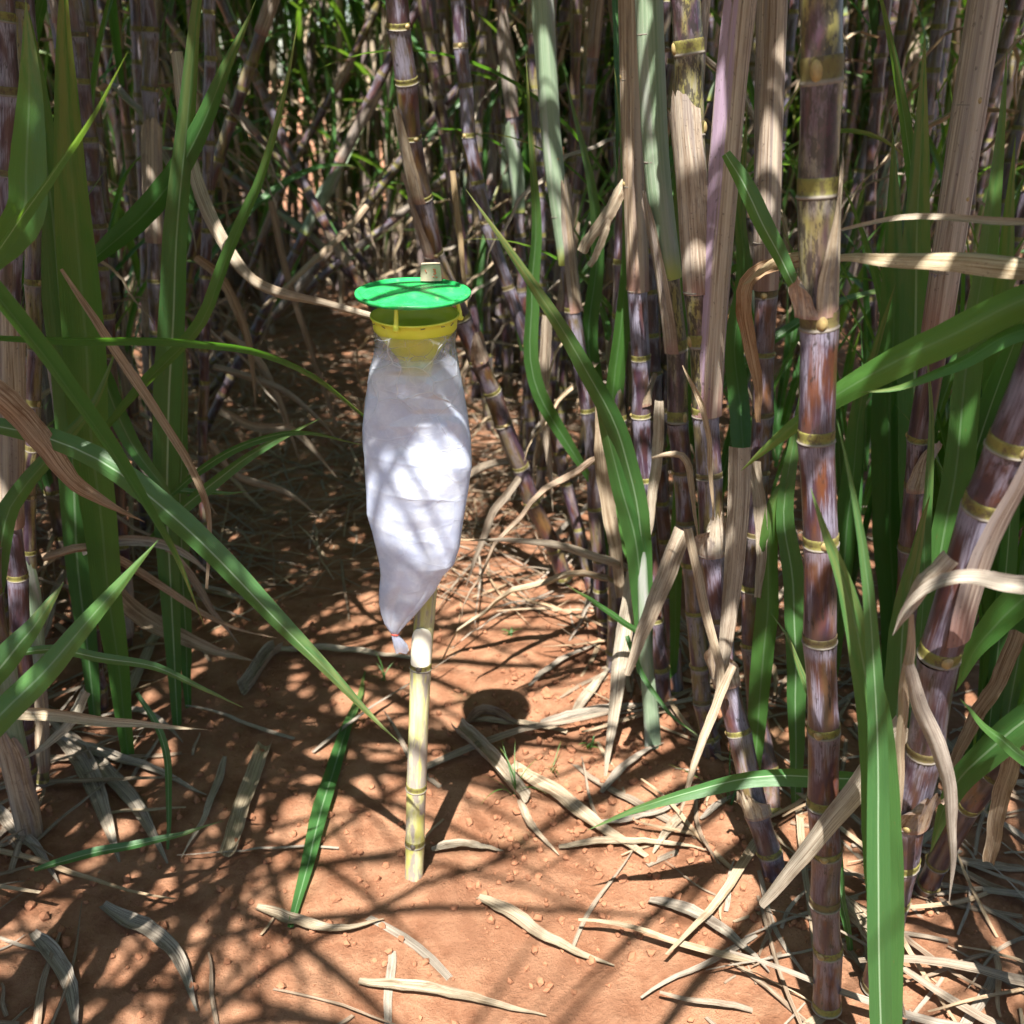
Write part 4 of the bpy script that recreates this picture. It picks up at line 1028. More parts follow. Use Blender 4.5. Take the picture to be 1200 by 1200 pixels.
# ------------------------------------------------------------------ traced dry leaves that hang on canes
B = [
 (hx('L2'), [(205, 60), (214, 140), (226, 202), (250, 268), (285, 322), (320, 343), (370, 356), (438, 373)], (2.1, 1.75), 17, dict(color=(.50, .42, .31), roll=.4, base=.8, tip=.5)),
 (hx('L5'), [(72, 315), (105, 362), (140, 412), (190, 488), (228, 552), (246, 600), (246, 650), (243, 690)], (1.5, 1.55), 12, dict(color=(.45, .31, .18), roll=.5, base=.3, tip=.35)),
 (LX2, [(-60, 430), (0, 470), (40, 512), (80, 562), (115, 588), (170, 612)], (1.35, 1.45), 32, dict(color=(.36, .20, .09), roll=.4, base=.9)),
 (hx('L6'), [(95, 645), (130, 634), (185, 636), (225, 655), (252, 680)], (1.85, 1.9), 12, dict(color=GREY, roll=.4, base=.9)),
 (hx('L6'), [(196, 645), (225, 678), (250, 718), (282, 757)], (1.9, 2.1), 9, dict(color=GREY, roll=.4, base=.9)),
 (hx('L6'), [(50, 655), (100, 642), (135, 655), (160, 668), (215, 706), (270, 735), (325, 748)], (1.7, 2.0), 10, dict(color=(.34, .20, .10), roll=.4, base=.9)),
 (hx('L6'), [(118, 670), (150, 708), (195, 738), (250, 762), (300, 775)], (1.9, 2.05), 22, dict(color=(.33, .24, .14), roll=.2, base=.7)),
 (hx('L7'), [(-40, 822), (20, 833), (100, 841), (180, 850), (243, 855)], (1.42, 1.40), 14, dict(color=(.54, .45, .28), roll=.5, base=.9, peak=.2)),
 (hx('L7'), [(100, 810), (75, 850), (40, 880), (22, 892)], (1.5, 1.5), 14, dict(color=(.38, .38, .30), roll=.4, base=.8)),
 (hx('R4'), [(750, 676), (725, 660), (690, 648), (640, 636), (590, 632), (545, 634)], (2.05, 1.75), 10, dict(color=(.52, .45, .36), roll=.3, base=.8)),
 (hx('R4'), [(742, 670), (732, 730), (722, 800), (714, 870), (706, 930)], (1.92, 1.72), 20, dict(color=(.50, .45, .36), roll=.2, base=.9, dry=.25)),
 (hx('R4'), [(702, 470), (710, 560), (722, 640), (728, 700)], (2.0, 2.0), 18, dict(color=(.52, .40, .26), roll=.3, base=.4, tip=.6, dry=.4)),
 (hx('R4'), [(772, 470), (770, 530), (762, 600), (756, 645)], (1.85, 1.85), 13, dict(color=(.62, .55, .45), roll=.2, base=.8, tip=.4)),
 (hx('R3'), [(764, 537), (785, 534), (802, 540), (812, 590), (818, 640)], (1.7, 1.7), 9, dict(color=(.60, .48, .32), roll=.4, base=.3)),
 (hx('R3'), [(800, 622), (782, 670), (765, 710), (748, 755), (735, 792)], (1.72, 1.68), 22, dict(color=(.46, .38, .29), roll=.1, base=1, tip=.35, dry=.3)),
 (hx('R5'), [(866, 525), (864, 600), (858, 680), (848, 760), (842, 800)], (1.52, 1.48), 25, dict(color=(.46, .39, .32), roll=.1, base=1, tip=.5, dry=.25)),
 (hx('R5'), [(805, 620), (820, 690), (834, 750), (842, 800), (826, 860), (808, 920), (796, 955)], (1.50, 1.42), 11, dict(color=(.50, .40, .27), roll=.3, base=.9, tip=.2)),
 (hx('R5'), [(800, 428), (818, 462), (829, 500), (834, 560), (836, 610)], (1.5, 1.5), 7, dict(color=(.58, .44, .26), roll=.3, base=.2, tip=.3)),
 (hx('R5'), [(860, 780), (835, 838), (815, 890), (798, 950)], (1.46, 1.38), 10, dict(color=(.54, .43, .30), roll=.3, base=.9, tip=.3)),
 (hx('R7'), [(885, 540), (892, 600), (892, 660), (888, 700)], (1.62, 1.6), 15, dict(color=(.52, .46, .36), roll=.2, base=.9, tip=.5)),
 (hx('R7'), [(945, 308), (905, 314), (878, 328), (872, 360), (880, 400), (888, 450), (889, 495)], (1.55, 1.6), 18, dict(color=AMBER, roll=.4, base=.5, dry=.9, tip=.3)),
 (hx('R7'), [(940, 298), (915, 303), (885, 320), (868, 335)], (1.5, 1.55), 12, dict(color=(.50, .36, .14), roll=.4, base=.8, dry=.6)),
 (RX1, [(1330, 262), (1200, 259), (1120, 256), (1050, 257), (988, 270), (930, 292)], (1.1, 1.28), 8, dict(color=(.50, .43, .33), roll=.6, base=.9)),
 (RX1, [(1330, 318), (1200, 304), (1110, 298), (1040, 297), (985, 300), (930, 320)], (1.05, 1.28), 26, dict(color=(.56, .46, .27), roll=.7, base=.9, fold=.7, dry=.15)),
 (RX1, [(1300, 700), (1200, 688), (1130, 680), (1085, 692), (1060, 715), (1046, 745)], (.90, .94), 24, dict(color=(.44, .40, .36), roll=.3, base=.9, dry=.2)),
 (hx('R2'), [(1112, 652), (1085, 678), (1062, 712), (1046, 745)], (.94, .95), 22, dict(color=(.52, .44, .36), roll=.3, base=1, dry=.4)),
 (hx('R2'), [(1068, 720), (1062, 790), (1056, 870), (1052, 960)], (.96, 1.0), 12, dict(color=(.54, .40, .26), roll=.2, base=.4, tip=.7, dry=.2)),
 (hx('R2'), [(1064, 780), (1078, 830), (1098, 880), (1112, 940), (1116, 1000), (1112, 1060)], (.95, .98), 20, dict(color=(.48, .44, .42), roll=.3, base=.6, dry=.3)),
 (hx('R2'), [(1058, 850), (1015, 905), (970, 965), (925, 1020), (890, 1060)], (1.05, 1.12), 26, dict(color=(.58, .52, .42), roll=.1, base=1, tip=.5, dry=.15)),
 (hx('R15'), [(1195, 740), (1170, 800), (1140, 850), (1115, 900)], (1.4, 1.45), 18, dict(color=(.40, .26, .14), roll=.2, base=1, tip=.6)),
 (hx('R15'), [(1198, 860), (1175, 930), (1160, 1010)], (1.12, 1.2), 20, dict(color=(.44, .32, .20), roll=.2, base=1, tip=.7)),
 (hx('R10'), [(738, 205), (718, 242), (700, 268), (682, 296)], (2.0, 2.0), 15, dict(color=(.50, .41, .29), roll=.2, base=.4, tip=.8, dry=.8)),
 (hx('R10'), [(715, 250), (704, 282), (690, 312)], (2.0, 2.0), 9, dict(color=(.55, .46, .33), roll=.2, base=.5, tip=.8, dry=.8)),
 (hx('R12'), [(530, 200), (536, 260), (544, 330), (548, 400)], (2.5, 2.5), 7, dict(color=(.50, .33, .10), roll=.2, base=.9)),
 (hx('L2'), [(318, 235), (332, 300), (352, 370), (372, 430), (395, 500)], (3.2, 3.4), 8, dict(color=(.34, .24, .17), roll=.2, base=.9, tip=.6, dry=.1)),
 (hx('L2'), [(430, 240), (400, 275), (360, 310), (330, 340), (305, 362)], (3.1, 2.9), 9, dict(color=(.40, .27, .15), roll=.3, base=.7, tip=.4, dry=.2)),
 (hx('L2'), [(250, 430), (300, 445), (350, 470), (400, 520)], (2.9, 3.1), 8, dict(color=GREY, roll=.3, base=.9)),
 (hx('L2'), [(258, 480), (300, 500), (345, 505), (395, 560)], (2.8, 2.9), 10, dict(color=(.40, .33, .25), roll=.3, base=.9)),
 (hx('L2'), [(245, 520), (280, 560), (330, 575), (380, 610)], (2.6, 2.8), 9, dict(color=(.36, .30, .24), roll=.3, base=.9)),
 (hx('L2'), [(262, 390), (300, 420), (330, 480), (352, 545)], (3.0, 3.1), 9, dict(color=(.42, .33, .24), roll=.3, base=.9)),
 (hx('L1'), [(230, 300), (262, 330), (290, 400), (300, 480)], (2.5, 2.7), 11, dict(color=(.40, .30, .20), roll=.3, base=.9)),
 (hx('R12'), [(600, 540), (560, 550), (520, 580), (480, 590)], (2.6, 2.7), 9, dict(color=(.38, .30, .22), roll=.3, base=.9)),
 (hx('R12'), [(610, 560), (580, 600), (560, 650), (545, 690)], (2.5, 2.6), 9, dict(color=(.36, .30, .24), roll=.3, base=.9)),
 (hx('R11'), [(640, 370), (636, 440), (640, 520), (648, 600)], (2.45, 2.45), 14, dict(color=(.42, .34, .26), roll=.3, base=.8)),
]
for ow, pts, D, w, kw in B:
    kw['color'] = tuple(c * .76 for c in kw['color'])
    traced_leaf(ow, 'dry_leaf', pts, D, w, mat='dry', **kw)

# ------------------------------------------------------------------ single dry leaves and sheaths lying on the soil
def ground_leaf(label, pts, w, color, arch=.006, fold=.35, dry=.45, base=.5, tip=.1, name='dry_leaf', cat='dry leaf', mat='dry', peak=.25, n=16, curl=0.0, lift=.004, roll=0.0):
    P = []
    for i, (x, y) in enumerate(pts):
        p = gnd(x, y, .01); p.z = ground_z(p.x, p.y); P.append(p)
    C = spline(P, n)
    for i, c in enumerate(C):
        s = i / n
        c.z = ground_z(c.x, c.y) + lift + arch * math.sin(PI * s) + .004 * (1 + noise.noise((c.x * 9, c.y * 9, 2)))
    S, N = frames(C, up=Vector((0, 0, 1)), roll=roll)
    wm = w / FPX * depth(C[n // 2])
    V, U, Fc = blade_arrays(C, S, N, wm, fold + curl, dry, base, rnd.random() * 40, 6, tip, peak)
    o0 = C[0].copy(); o0.z = 0
    if mat == 'dry': color = tuple(c * .70 for c in color)
    o = link(name, mesh(name, [v - o0 for v in V], Fc, mat, U), None, o0, color)
    return tag(o, label, cat)
GL = ground_leaf
GL('long sunlit straw sheath tube lying on the soil right of the stake', [(534, 850), (560, 880), (590, 915), (616, 944)], 17, (.62, .54, .42), curl=.9, base=1, tip=.8, dry=.1, fold=.6)
GL('long straw blade running from the middle of the path towards the bottom edge', [(600, 895), (650, 935), (700, 972), (760, 1010)], 22, (.55, .41, .26), base=.6, tip=.3)
GL('narrow straw strip beside the long blade on the path', [(608, 940), (625, 975), (655, 1000)], 10, (.55, .43, .30))
GL('pale grey dry leaf lying level with the shoot foot', [(634, 848), (680, 844), (720, 840), (758, 838)], 17, GREY, base=.6, tip=.5)
GL('flat straw strip crossing the middle of the path', [(548, 842), (590, 846), (632, 852), (664, 862)], 11, STRAW, base=.8, tip=.6)
GL('curled rusty brown leaf edge lying on the path', [(548, 846), (570, 836), (600, 846), (612, 852)], 13, (.26, .11, .05), curl=.8)
GL('grey strip leaning towards the shoot foot', [(620, 806), (650, 785), (690, 768), (712, 758)], 8, GREY)
GL('pale dry leaf curving below the hanging grey leaf', [(672, 840), (690, 820), (708, 800), (716, 790)], 13, (.46, .41, .32))
GL('thin grey strip from the shoot foot to the sunlit patch', [(705, 930), (735, 905), (760, 890), (777, 882)], 11, GREY)
GL('straw strip lying across the path left of the stake', [(322, 762), (380, 763), (430, 767), (482, 771)], 13, (.50, .45, .34), base=.9, tip=.6)
GL('hollow grey sheath with a dark open end left of the path', [(326, 764), (312, 780), (300, 797), (286, 815)], 15, (.42, .38, .33), curl=1.0, base=.9, tip=1, dry=.05, fold=.7)
GL('straight straw sheath lying near the bottom edge left of the path', [(312, 875), (298, 915), (283, 955), (268, 1005)], 20, (.48, .40, .24), base=.9, tip=.9, curl=.3)
GL('slim curved straw leaf beside the straight sheath', [(264, 888), (254, 925), (238, 965), (212, 1004)], 10, (.48, .42, .33))
GL('short straw stick standing out of the shade on the left', [(188, 738), (172, 775), (156, 810), (140, 842)], 13, (.52, .45, .33), base=1, tip=.8)
GL('wide grey leaf with a broken edge in the lower left litter', [(62, 862), (95, 895), (118, 945), (140, 1010)], 26, (.36, .31, .25))
GL('forked grey leaf in the lower left litter', [(100, 885), (130, 915), (165, 955), (196, 1010)], 20, (.35, .32, .27))
GL('grey leaf pointing right out of the lower left litter', [(60, 875), (120, 890), (180, 905), (242, 932)], 16, (.36, .32, .28))
GL('narrow leaf lying above the pointing grey leaf', [(120, 845), (150, 840), (185, 845), (214, 870)], 10, GREY)
GL('long leaf lying across the lower left corner', [(0, 955), (20, 985), (45, 1005), (70, 1040)], 16, (.30, .26, .22))
GL('twisted pale leaf on the soil below the arching green leaf', [(690, 965), (740, 968), (780, 960), (815, 942)], 9, GREY)
GL('straw leaf lying along the bottom right of the path', [(655, 992), (720, 992), (780, 998), (830, 1010)], 12, STRAW)
GL('pale strip pointing down from the arching green leaf', [(800, 965), (782, 985), (762, 1008)], 12, (.48, .40, .28))
GL('straw strip lying between the cane feet on the right', [(820, 972), (850, 955), (866, 946)], 8, GREY)
GL('straw leaf folded over at the bottom edge of the path', [(506, 996), (545, 992), (590, 996)], 14, (.60, .52, .40))
GL('green blade lying on the path left of the stake', [(340, 1085), (362, 1010), (374, 960), (392, 900), (408, 850), (422, 815), (428, 786)], 19, (.3, .5, .5), mat='leaf', name='fallen_leaf', cat='leaf', fold=.4, dry=0, base=.3, peak=.4)
# twigs of litter below the frame edge of the photograph
for k, (pts, w) in enumerate([([(300, 1060), (380, 1090), (450, 1075)], 16), ([(560, 1050), (640, 1100), (720, 1130)], 18), ([(120, 1060), (200, 1110), (230, 1180)], 22), ([(760, 1060), (830, 1090), (900, 1150)], 18), ([(420, 1150), (520, 1165), (640, 1190)], 16), ([(960, 1060), (1010, 1110), (1040, 1190)], 24), ([(40, 1100), (80, 1150), (90, 1220)], 20)]):
    GL(['bent straw leaf lying in front of the stake', 'straw leaf lying right in front of the stake', 'grey leaf beside the lower left litter', 'straw leaf in front of the right clump', 'flat leaf crossing the bottom of the path', 'broad leaf at the foot of the thick purple cane', 'grey leaf in the bottom left corner'][k], pts, w, dry_color())

# ------------------------------------------------------------------ shared leaf meshes for the thicket
def proto_leaf(L, w, a0, a1, p=1.3, dry=0.0, name='leaf', mat='leaf', n=16, twist=0.0, fold=.4, tip=0.0, base=.5):
    C = [Vector((0, 0, 0))]
    for i in range(n):
        s = (i + .5) / n
        a = a0 + (a1 - a0) * s ** p + (dry * .5 * math.sin(i * 1.7 + a0 * 9) if dry else 0)
        yaw = twist * .3 * s
        C.append(C[-1] + Vector((math.sin(a) * math.cos(yaw), math.sin(a) * math.sin(yaw), math.cos(a))) * (L / n))
    S, N = [], []
    for i in range(n + 1):
        t = (C[min(i + 1, n)] - C[max(i - 1, 0)]).normalized()
        q = Quaternion(t, twist * i / n)
        s = q @ Vector((0, 1, 0)); s = (s - t * s.dot(t)).normalized()
        S.append(s); N.append(t.cross(s) * -1 if t.cross(s).z < 0 else t.cross(s))
    V, U, Fc = blade_arrays(C, S, N, w, fold, dry, base, rnd.random() * 50, 4, tip, .3)
    return V, U, Fc, name, mat
def to_mesh(a): return mesh(a[3], a[0], a[2], a[4], a[1])
R_ = rnd.uniform
ARCH = [proto_leaf(R_(.9, 1.25), R_(.026, .042), R_(.15, .6), R_(1.5, 2.5), R_(1.2, 1.9), twist=R_(-1.2, 1.2)) for _ in range(10)]
UPRT = [proto_leaf(R_(.8, 1.3), R_(.030, .044), R_(.02, .16), R_(.25, .9), 2.0, twist=R_(-1.4, 1.4)) for _ in range(8)]
DRYL = [proto_leaf(R_(.5, .95), R_(.014, .030), R_(.5, 1.0), R_(2.6, 3.2), R_(.35, .6), dry=.5, name='dry_leaf', mat='dry', twist=R_(-3, 3), fold=.6, tip=.1, base=.8) for _ in range(10)]
ARCH_M = [to_mesh(a) for a in ARCH]; UPRT_M = [to_mesh(a) for a in UPRT]; DRY_M = [to_mesh(a) for a in DRYL]
def xform(a, mat4):
    return [mat4 @ v for v in a[0]], a[1], a[2]
def crown_mesh(nl, spread=1.0, ws=1.05):
    acc = ([], [], [])
    for k in range(nl):
        src = rnd.choice(ARCH if rnd.random() < .8 else UPRT)
        m = Matrix.Translation((0, 0, R_(-.35, .45))) @ Matrix.Rotation(R_(0, 2 * PI), 4, 'Z') @ Matrix.Diagonal((1.05 * spread, ws, R_(.8, 1.15), 1))
        V, U, Fc = xform(src, m); add_mesh_arrays(acc, V, U, Fc)
    return mesh('leaf_crown', acc[0], acc[2], 'leaf', acc[1])
CROWN = [crown_mesh(22) for _ in range(6)]
CROWN_MID = [crown_mesh(17, 1.0, .62) for _ in range(5)]
CROWN_THIN = [crown_mesh(12, .95, .55) for _ in range(5)]
def add_crown(root, loc, thin=False):
    o = link('leaf_crown', rnd.choice((CROWN, CROWN_THIN, CROWN_MID)[int(thin)]), root, loc, (R_(0, .3), .5, R_(0, .8)))
    o.rotation_euler = (0, 0, R_(0, 6.28)); o['kind'] = 'stuff'
    return o
for key in list(HERO):
    root, path, r, ss_ = HERO[key]
    if key in ('R15',): continue
    p = path.at(path.at_z(2.2)) - Vector(root.location)
    add_crown(root, p, 1 if key in ('L4', 'L7') else (2 if key in ('R11', 'R12', 'R10', 'R4', 'R9', 'L1', 'L2', 'L5', 'L6') else 0))

# ------------------------------------------------------------------ the thicket: canes in rows on both sides of the path
GP = []
for k in range(9):
    r = R_(.0145, .0205)
    b1, b2, b3 = R_(-.05, .05), R_(-.05, .05), R_(-.06, .06)
    P = [Vector((0, 0, -.04)), Vector((b1 * .5, b2 * .3, .5)), Vector((b1, b2, 1.1)), Vector((b1 * .7 + b3, b2, 1.7)), Vector((b3, b2 * .5, 2.35))]
    path = Path(P, 60)
    ss = [.03]
    while ss[-1] < path.len - .15: ss.append(ss[-1] + R_(.075, .135))
    pieces = []
    for i in range(len(ss) - 1):
        a, b = path.at(ss[i]), path.at(ss[i + 1]); t = (b - a).normalized(); h = .014
        pieces.append((NODE[i % 2], axis_matrix(a, a + t * h, r, i * 2.9 + k), INTER[i % 4], axis_matrix(a + t * h * .98, b, r, i * 1.3)))
    # one joined low stalk for far canes, in radius / joint units so the rind pattern keeps its size
    V, U, Fc, mi = [], [], [], []
    SEG = 9
    for i in range(len(ss) - 1):
        for (s0, s1, rr0, rr1, m_) in ((ss[i], ss[i] + .016, 1.12, 1.05, 1), (ss[i] + .016, (ss[i] + ss[i + 1]) / 2, 1.0, .95, 0), ((ss[i] + ss[i + 1]) / 2, ss[i + 1], .95, 1.03, 0)):
            b0 = len(V)
            for s_, rr in ((s0, rr0), (s1, rr1)):
                c = path.at(s_)
                for j in range(SEG + 1):
                    a = 2 * PI * j / SEG
                    V.append(((c.x + r * rr * math.cos(a)) / r, (c.y + r * rr * math.sin(a)) / r, c.z / .11)); U.append((j / SEG, (s_ - ss[i]) / (ss[i + 1] - ss[i]) if m_ == 0 else (s_ - ss[i]) / .016))
            for j in range(SEG): Fc.append((b0 + j, b0 + j + 1, b0 + SEG + 2 + j, b0 + SEG + 1 + j)); mi.append(m_)
    stalk = mesh('stalk', V, Fc, ['rind', 'node'], U, mi=mi)
    dummy = link('tmp', None)
    shs = []
    for q in range(4):
        s0 = ss[rnd.randrange(2, len(ss) - 5)]
        o = sheath(dummy, path, s0, R_(.16, .34), r, R_(0, 6.28), wrap=R_(3, 5.4), wrap_top=R_(.8, 3), flare=R_(.06, .22), mat='sheath' if q else 'sheath_green', jag=.6, nrow=8, nseg=8)
        shs.append(o.data); bpy.data.objects.remove(o)
    bpy.data.objects.remove(dummy)
    GP.append(dict(path=path, r=r, pieces=pieces, stalk=stalk, sh=shs, ss=ss))
UP = Vector((0, 0, 1))
def generic(x, y, label, group, detail, low_leaves, dry_n, lean=None, toward=None, thin=False, crown=True, green_h=(.5, 1.5)):
    g = rnd.choice(GP)
    tint = (R_(.2, 1), R_(.1, .8), R_(.2, .8), 1)
    if group and 'outside' not in label and 'viewer' not in group:
        hue = 'red-brown' if tint[0] > .75 else ('olive' if tint[1] > .55 else ('grey-bloomed' if tint[2] > .5 else 'dark purple'))
        where = 'nearest the trap' if y < 2.6 else ('beyond the trap' if y < 3.6 else ('halfway back' if y < 4.8 else 'far back'))
        num = ('no', 'one', 'two', 'three', 'four')
        label = '%s cane with %s green and %s dry leaves %s, %s' % (hue, num[low_leaves], num[dry_n], where, label)
    root = thing('sugarcane', label, 'sugarcane', (x, y, 0), group)
    root.rotation_euler = (R_(-.10, .10), R_(-.10, .10) + (lean or 0), R_(0, 2 * PI)) if lean is None else (R_(-.06, .06), lean, 0)
    if detail:
        for nm, mm, im, im2 in g['pieces']:
            if mm.translation.z > 1.9: break
            o = link('node', nm, root); o.matrix_local = mm
            o = link('internode', im, root); o.matrix_local = im2; o.color = (min(1, max(0, tint[0] + R_(-.3, .3))), tint[1], min(1, max(.2, tint[2] + R_(-.3, .2))), 1)
    else:
        o = link('stalk', g['stalk'], root); o.scale = (g['r'], g['r'], .11); o.color = tint
    for m_ in rnd.sample(g['sh'], rnd.choice((2, 2, 3, 3))):
        link('sheath', m_, root, color=dry_color())
    spin0 = root.rotation_euler.z
    for k in range(low_leaves):
        z = R_(*green_h) if rnd.random() < .6 else R_(.25, .9)
        o = link('leaf', rnd.choice(ARCH_M if rnd.random() < .45 else UPRT_M), root, g['path'].at(z), (R_(.1, .9), .5, R_(0, .8)))
        a = R_(0, 2 * PI) if toward is None else toward + R_(-.9, .9)
        o.rotation_euler = (0, 0, a - spin0); o.scale = (R_(.6, .95),) * 3
    for k in range(dry_n):
        z = R_(.25, 1.7) if rnd.random() < .6 else R_(.12, .8)
        o = link('dry_leaf', rnd.choice(DRY_M), root, g['path'].at(z), dry_color())
        o.rotation_euler = (0, 0, R_(0, 2 * PI) if toward is None or rnd.random() < .5 else toward + R_(-.8, .8) - spin0); o.scale = (R_(.5, 1.0),) * 3
    if crown:
        add_crown(root, g['path'].at(2.2), thin)
    return root
hero_xy = [(Vector(v[0].location).x, Vector(v[0].location).y) for v in HERO.values()]
def in_frame(x, y, m=70):
    for z in (0, .4, .8, 1.2, 1.5):
        px, py, d = proj((x, y, z))
        if d > .05 and -m < px < 1200 + m and -m < py < 1200 + m: return True
    return False
GROUPS = {(-1, 0): ('left front row', 'canes in the front row left of the path'),
          (1, 0): ('right front row', 'canes in the front row right of the path'),
          (-1, 1): ('deep left thicket', 'canes deep in the left thicket'),
          (1, 1): ('deep right thicket', 'canes deep in the right thicket'),
          (0, 2): ('tall leafy cane beside the path outside the view', 'canes beside and behind the viewer')}
n_view = n_out = 0
for side in (-1, 1):
    for row in range(4):
        y = -2.6
        while y < 6.6:
            y += R_(.34, .50)
            x0 = path_mid(max(y, 0)) + side * (.78 + row * 1.05)
            for c in range(rnd.choice((3, 4, 4, 5))):
                x, yy = x0 + rnd.gauss(0, .11), y + rnd.gauss(0, .10)
                if side < 0 and row == 0: x = min(x, path_mid(yy) - .64)
                if side > 0 and row == 0: x = max(x, path_mid(yy) + .66)
                if min((x - a) ** 2 + (yy - b) ** 2 for a, b in hero_xy) < .07 ** 2: continue
                vis = in_frame(x, yy)
                if vis:
                    if row == 0 and ((side > 0 and yy < 2.0) or (side < 0 and yy < 1.85)): continue
                    if yy < 1.75: continue
                    if row > 1 and rnd.random() < .5: continue
                    lab, grp = GROUPS[(side, 0 if row == 0 else 1)]
                    tw = None
                    if row == 0: tw = rnd.choice((PI / 2, -PI / 2, 0 if side > 0 else PI, 0 if side > 0 else PI))
                    near = yy < 3.1
                    if row == 0 and yy > 2.5 and rnd.random() < .6: tw = 0 if side < 0 else PI
                    generic(x, yy, lab, grp, near, rnd.choice((2, 3)) if row else rnd.choice((1, 2, 3)), rnd.choice((2, 3, 4)) if row == 0 else rnd.choice((2, 3)), toward=tw, thin=2 if row == 0 and yy < 3 else 0)
                    n_view += 1
                else:
                    if yy > 3.0 or yy < -1.9 or (row > 1) or abs(x) > 2.4: continue
                    lab, grp = GROUPS[(0, 2)]
                    if yy < 1.3 and abs(x) < .7: continue
                    if rnd.random() < (.55 if row else .30): continue
                    generic(x, yy, lab, grp, False, 0, 0, thin=(1 if row == 0 and side > 0 and yy < 1.2 else (2 if row == 0 else 0)))
                    n_out += 1
print('canes', n_view, n_out)

# canes that have fallen over into the far part of the path
for k, (x, y, ln) in enumerate(((-1.30, 3.9, .55), (-1.45, 4.4, .75), (-.20, 4.5, -.60), (-1.55, 5.0, .50), (-.35, 5.2, -.85), (-1.35, 3.4, .38), (-1.6, 4.9, .95), (-.25, 3.9, -.45))):
    generic(x, y, 'leaning over', 'canes leaning over the far part of the path', False, 2, 4, lean=ln, crown=False, toward=PI / 2)
# young shoots with upright blades among the canes
def young(x, y, label, group, nl=5, s=1.0):
    root = thing('cane_shoot', label, 'cane shoot', (x, y, .02), group)
    for k in range(nl):
        o = link('leaf', rnd.choice(UPRT_M), root, (R_(-.015, .015), R_(-.015, .015), R_(0, .25)), (R_(0, .3), .5, R_(0, .9)))
        o.rotation_euler = (R_(-.08, .08), R_(-.05, .12), R_(0, 6.28)); o.scale = (s * R_(.75, 1.1),) * 3
for k in range(46):
    y = R_(1.9, 4.6); side = -1
    young(path_mid(y) - R_(.70, 2.0), y, 'leafy green shoot standing among the canes left of the path', 'green shoots in the left thicket', rnd.choice((3, 4, 5)), R_(.7, 1.1))
for k in range(34):
    y = R_(2.1, 4.4)
    young(path_mid(y) + R_(.95, 2.6), y, 'leafy green shoot standing among the canes right of the path', 'green shoots in the right thicket', rnd.choice((3, 4, 5)), R_(.7, 1.1))
for k in range(26):
    y = R_(1.75, 2.75)
    young(path_mid(y) - R_(.66, 1.45), y, 'leafy green shoot at the foot of the left clump', 'green shoots at the foot of the left clump', rnd.choice((3, 4)), R_(.55, .95))
for k in range(13):
    y = R_(1.75, 2.9); x = path_mid(y) - R_(.70, 1.3)
    if min((x - a) ** 2 + (y - b) ** 2 for a, b in hero_xy) < .08 ** 2: continue
    generic(x, y, 'left clump foot', 'canes in the left clump', True, 2, 4, toward=rnd.choice((PI / 2, -PI / 2, PI)), thin=2)
for k in range(16):
    y = R_(1.5, 2.3)
    young(R_(.70, 1.25) + (y - 1.5) * .15, y, 'tall broad green shoot behind the thick purple cane', 'green shoots behind the thick purple cane', 5, R_(.9, 1.15))

# far end of the path: one mass of canes
acc = {'far': ([], [], []), 'leaf': ([], [], []), 'dry': ([], [], [])}
for k in range(620):
    y = 5.7 + 4.3 * rnd.random() ** 1.4; x = path_mid(y) + R_(-4.2, 4.6)
    if y < 6.2 and abs(x - path_mid(y)) < .25: continue
    g = rnd.choice(GP); s = R_(.9, 1.1)
    m = Matrix.Translation((x, y, 0)) @ Matrix.Rotation(R_(-.12, .12), 4, 'X') @ Matrix.Rotation(R_(-.12, .12), 4, 'Y')
    V, Fc, SEG = [], [], 6
    for i in range(9):
        c = g['path'].at(g['path'].len * i / 8)
        for j in range(SEG): V.append(m @ (c + Vector((math.cos(j * PI / 3), math.sin(j * PI / 3), 0)) * g['r'] * s))
    for i in range(8):
        for j in range(SEG): Fc.append((i * SEG + j, i * SEG + (j + 1) % SEG, (i + 1) * SEG + (j + 1) % SEG, (i + 1) * SEG + j))
    add_mesh_arrays(acc['far'], V, [(0, 0)] * len(V), Fc)
    for q in range(rnd.choice((11, 12, 14))):
        src = rnd.choice(ARCH + UPRT)
        mm = m @ Matrix.Translation((0, 0, (R_(.3, 1.5) if q < 4 else R_(1.5, 2.7)))) @ Matrix.Rotation(R_(0, 6.28), 4, 'Z')
        add_mesh_arrays(acc['leaf'], *xform(src, mm))
    for q in range(3):
        mm = m @ Matrix.Translation((0, 0, R_(.2, 1.8))) @ Matrix.Rotation(R_(0, 6.28), 4, 'Z')
        add_mesh_arrays(acc['dry'], *xform(rnd.choice(DRYL), mm))
tag(link('cane_thicket', mesh('cane_thicket', acc['far'][0], acc['far'][2], 'far', acc['far'][1])), 'mass of far cane stalks closing the end of the path', None, kind='stuff')
tag(link('thicket_foliage', mesh('thicket_foliage', acc['leaf'][0], acc['leaf'][2], 'leaf', acc['leaf'][1]), color=(.2, .5, .2)), 'mass of far green cane leaves closing the end of the path', None, kind='stuff')
tag(link('thicket_dry_foliage', mesh('thicket_dry_foliage', acc['dry'][0], acc['dry'][2], 'dry', acc['dry'][1]), color=STRAW), 'mass of far dry cane leaves at the end of the path', None, kind='stuff')

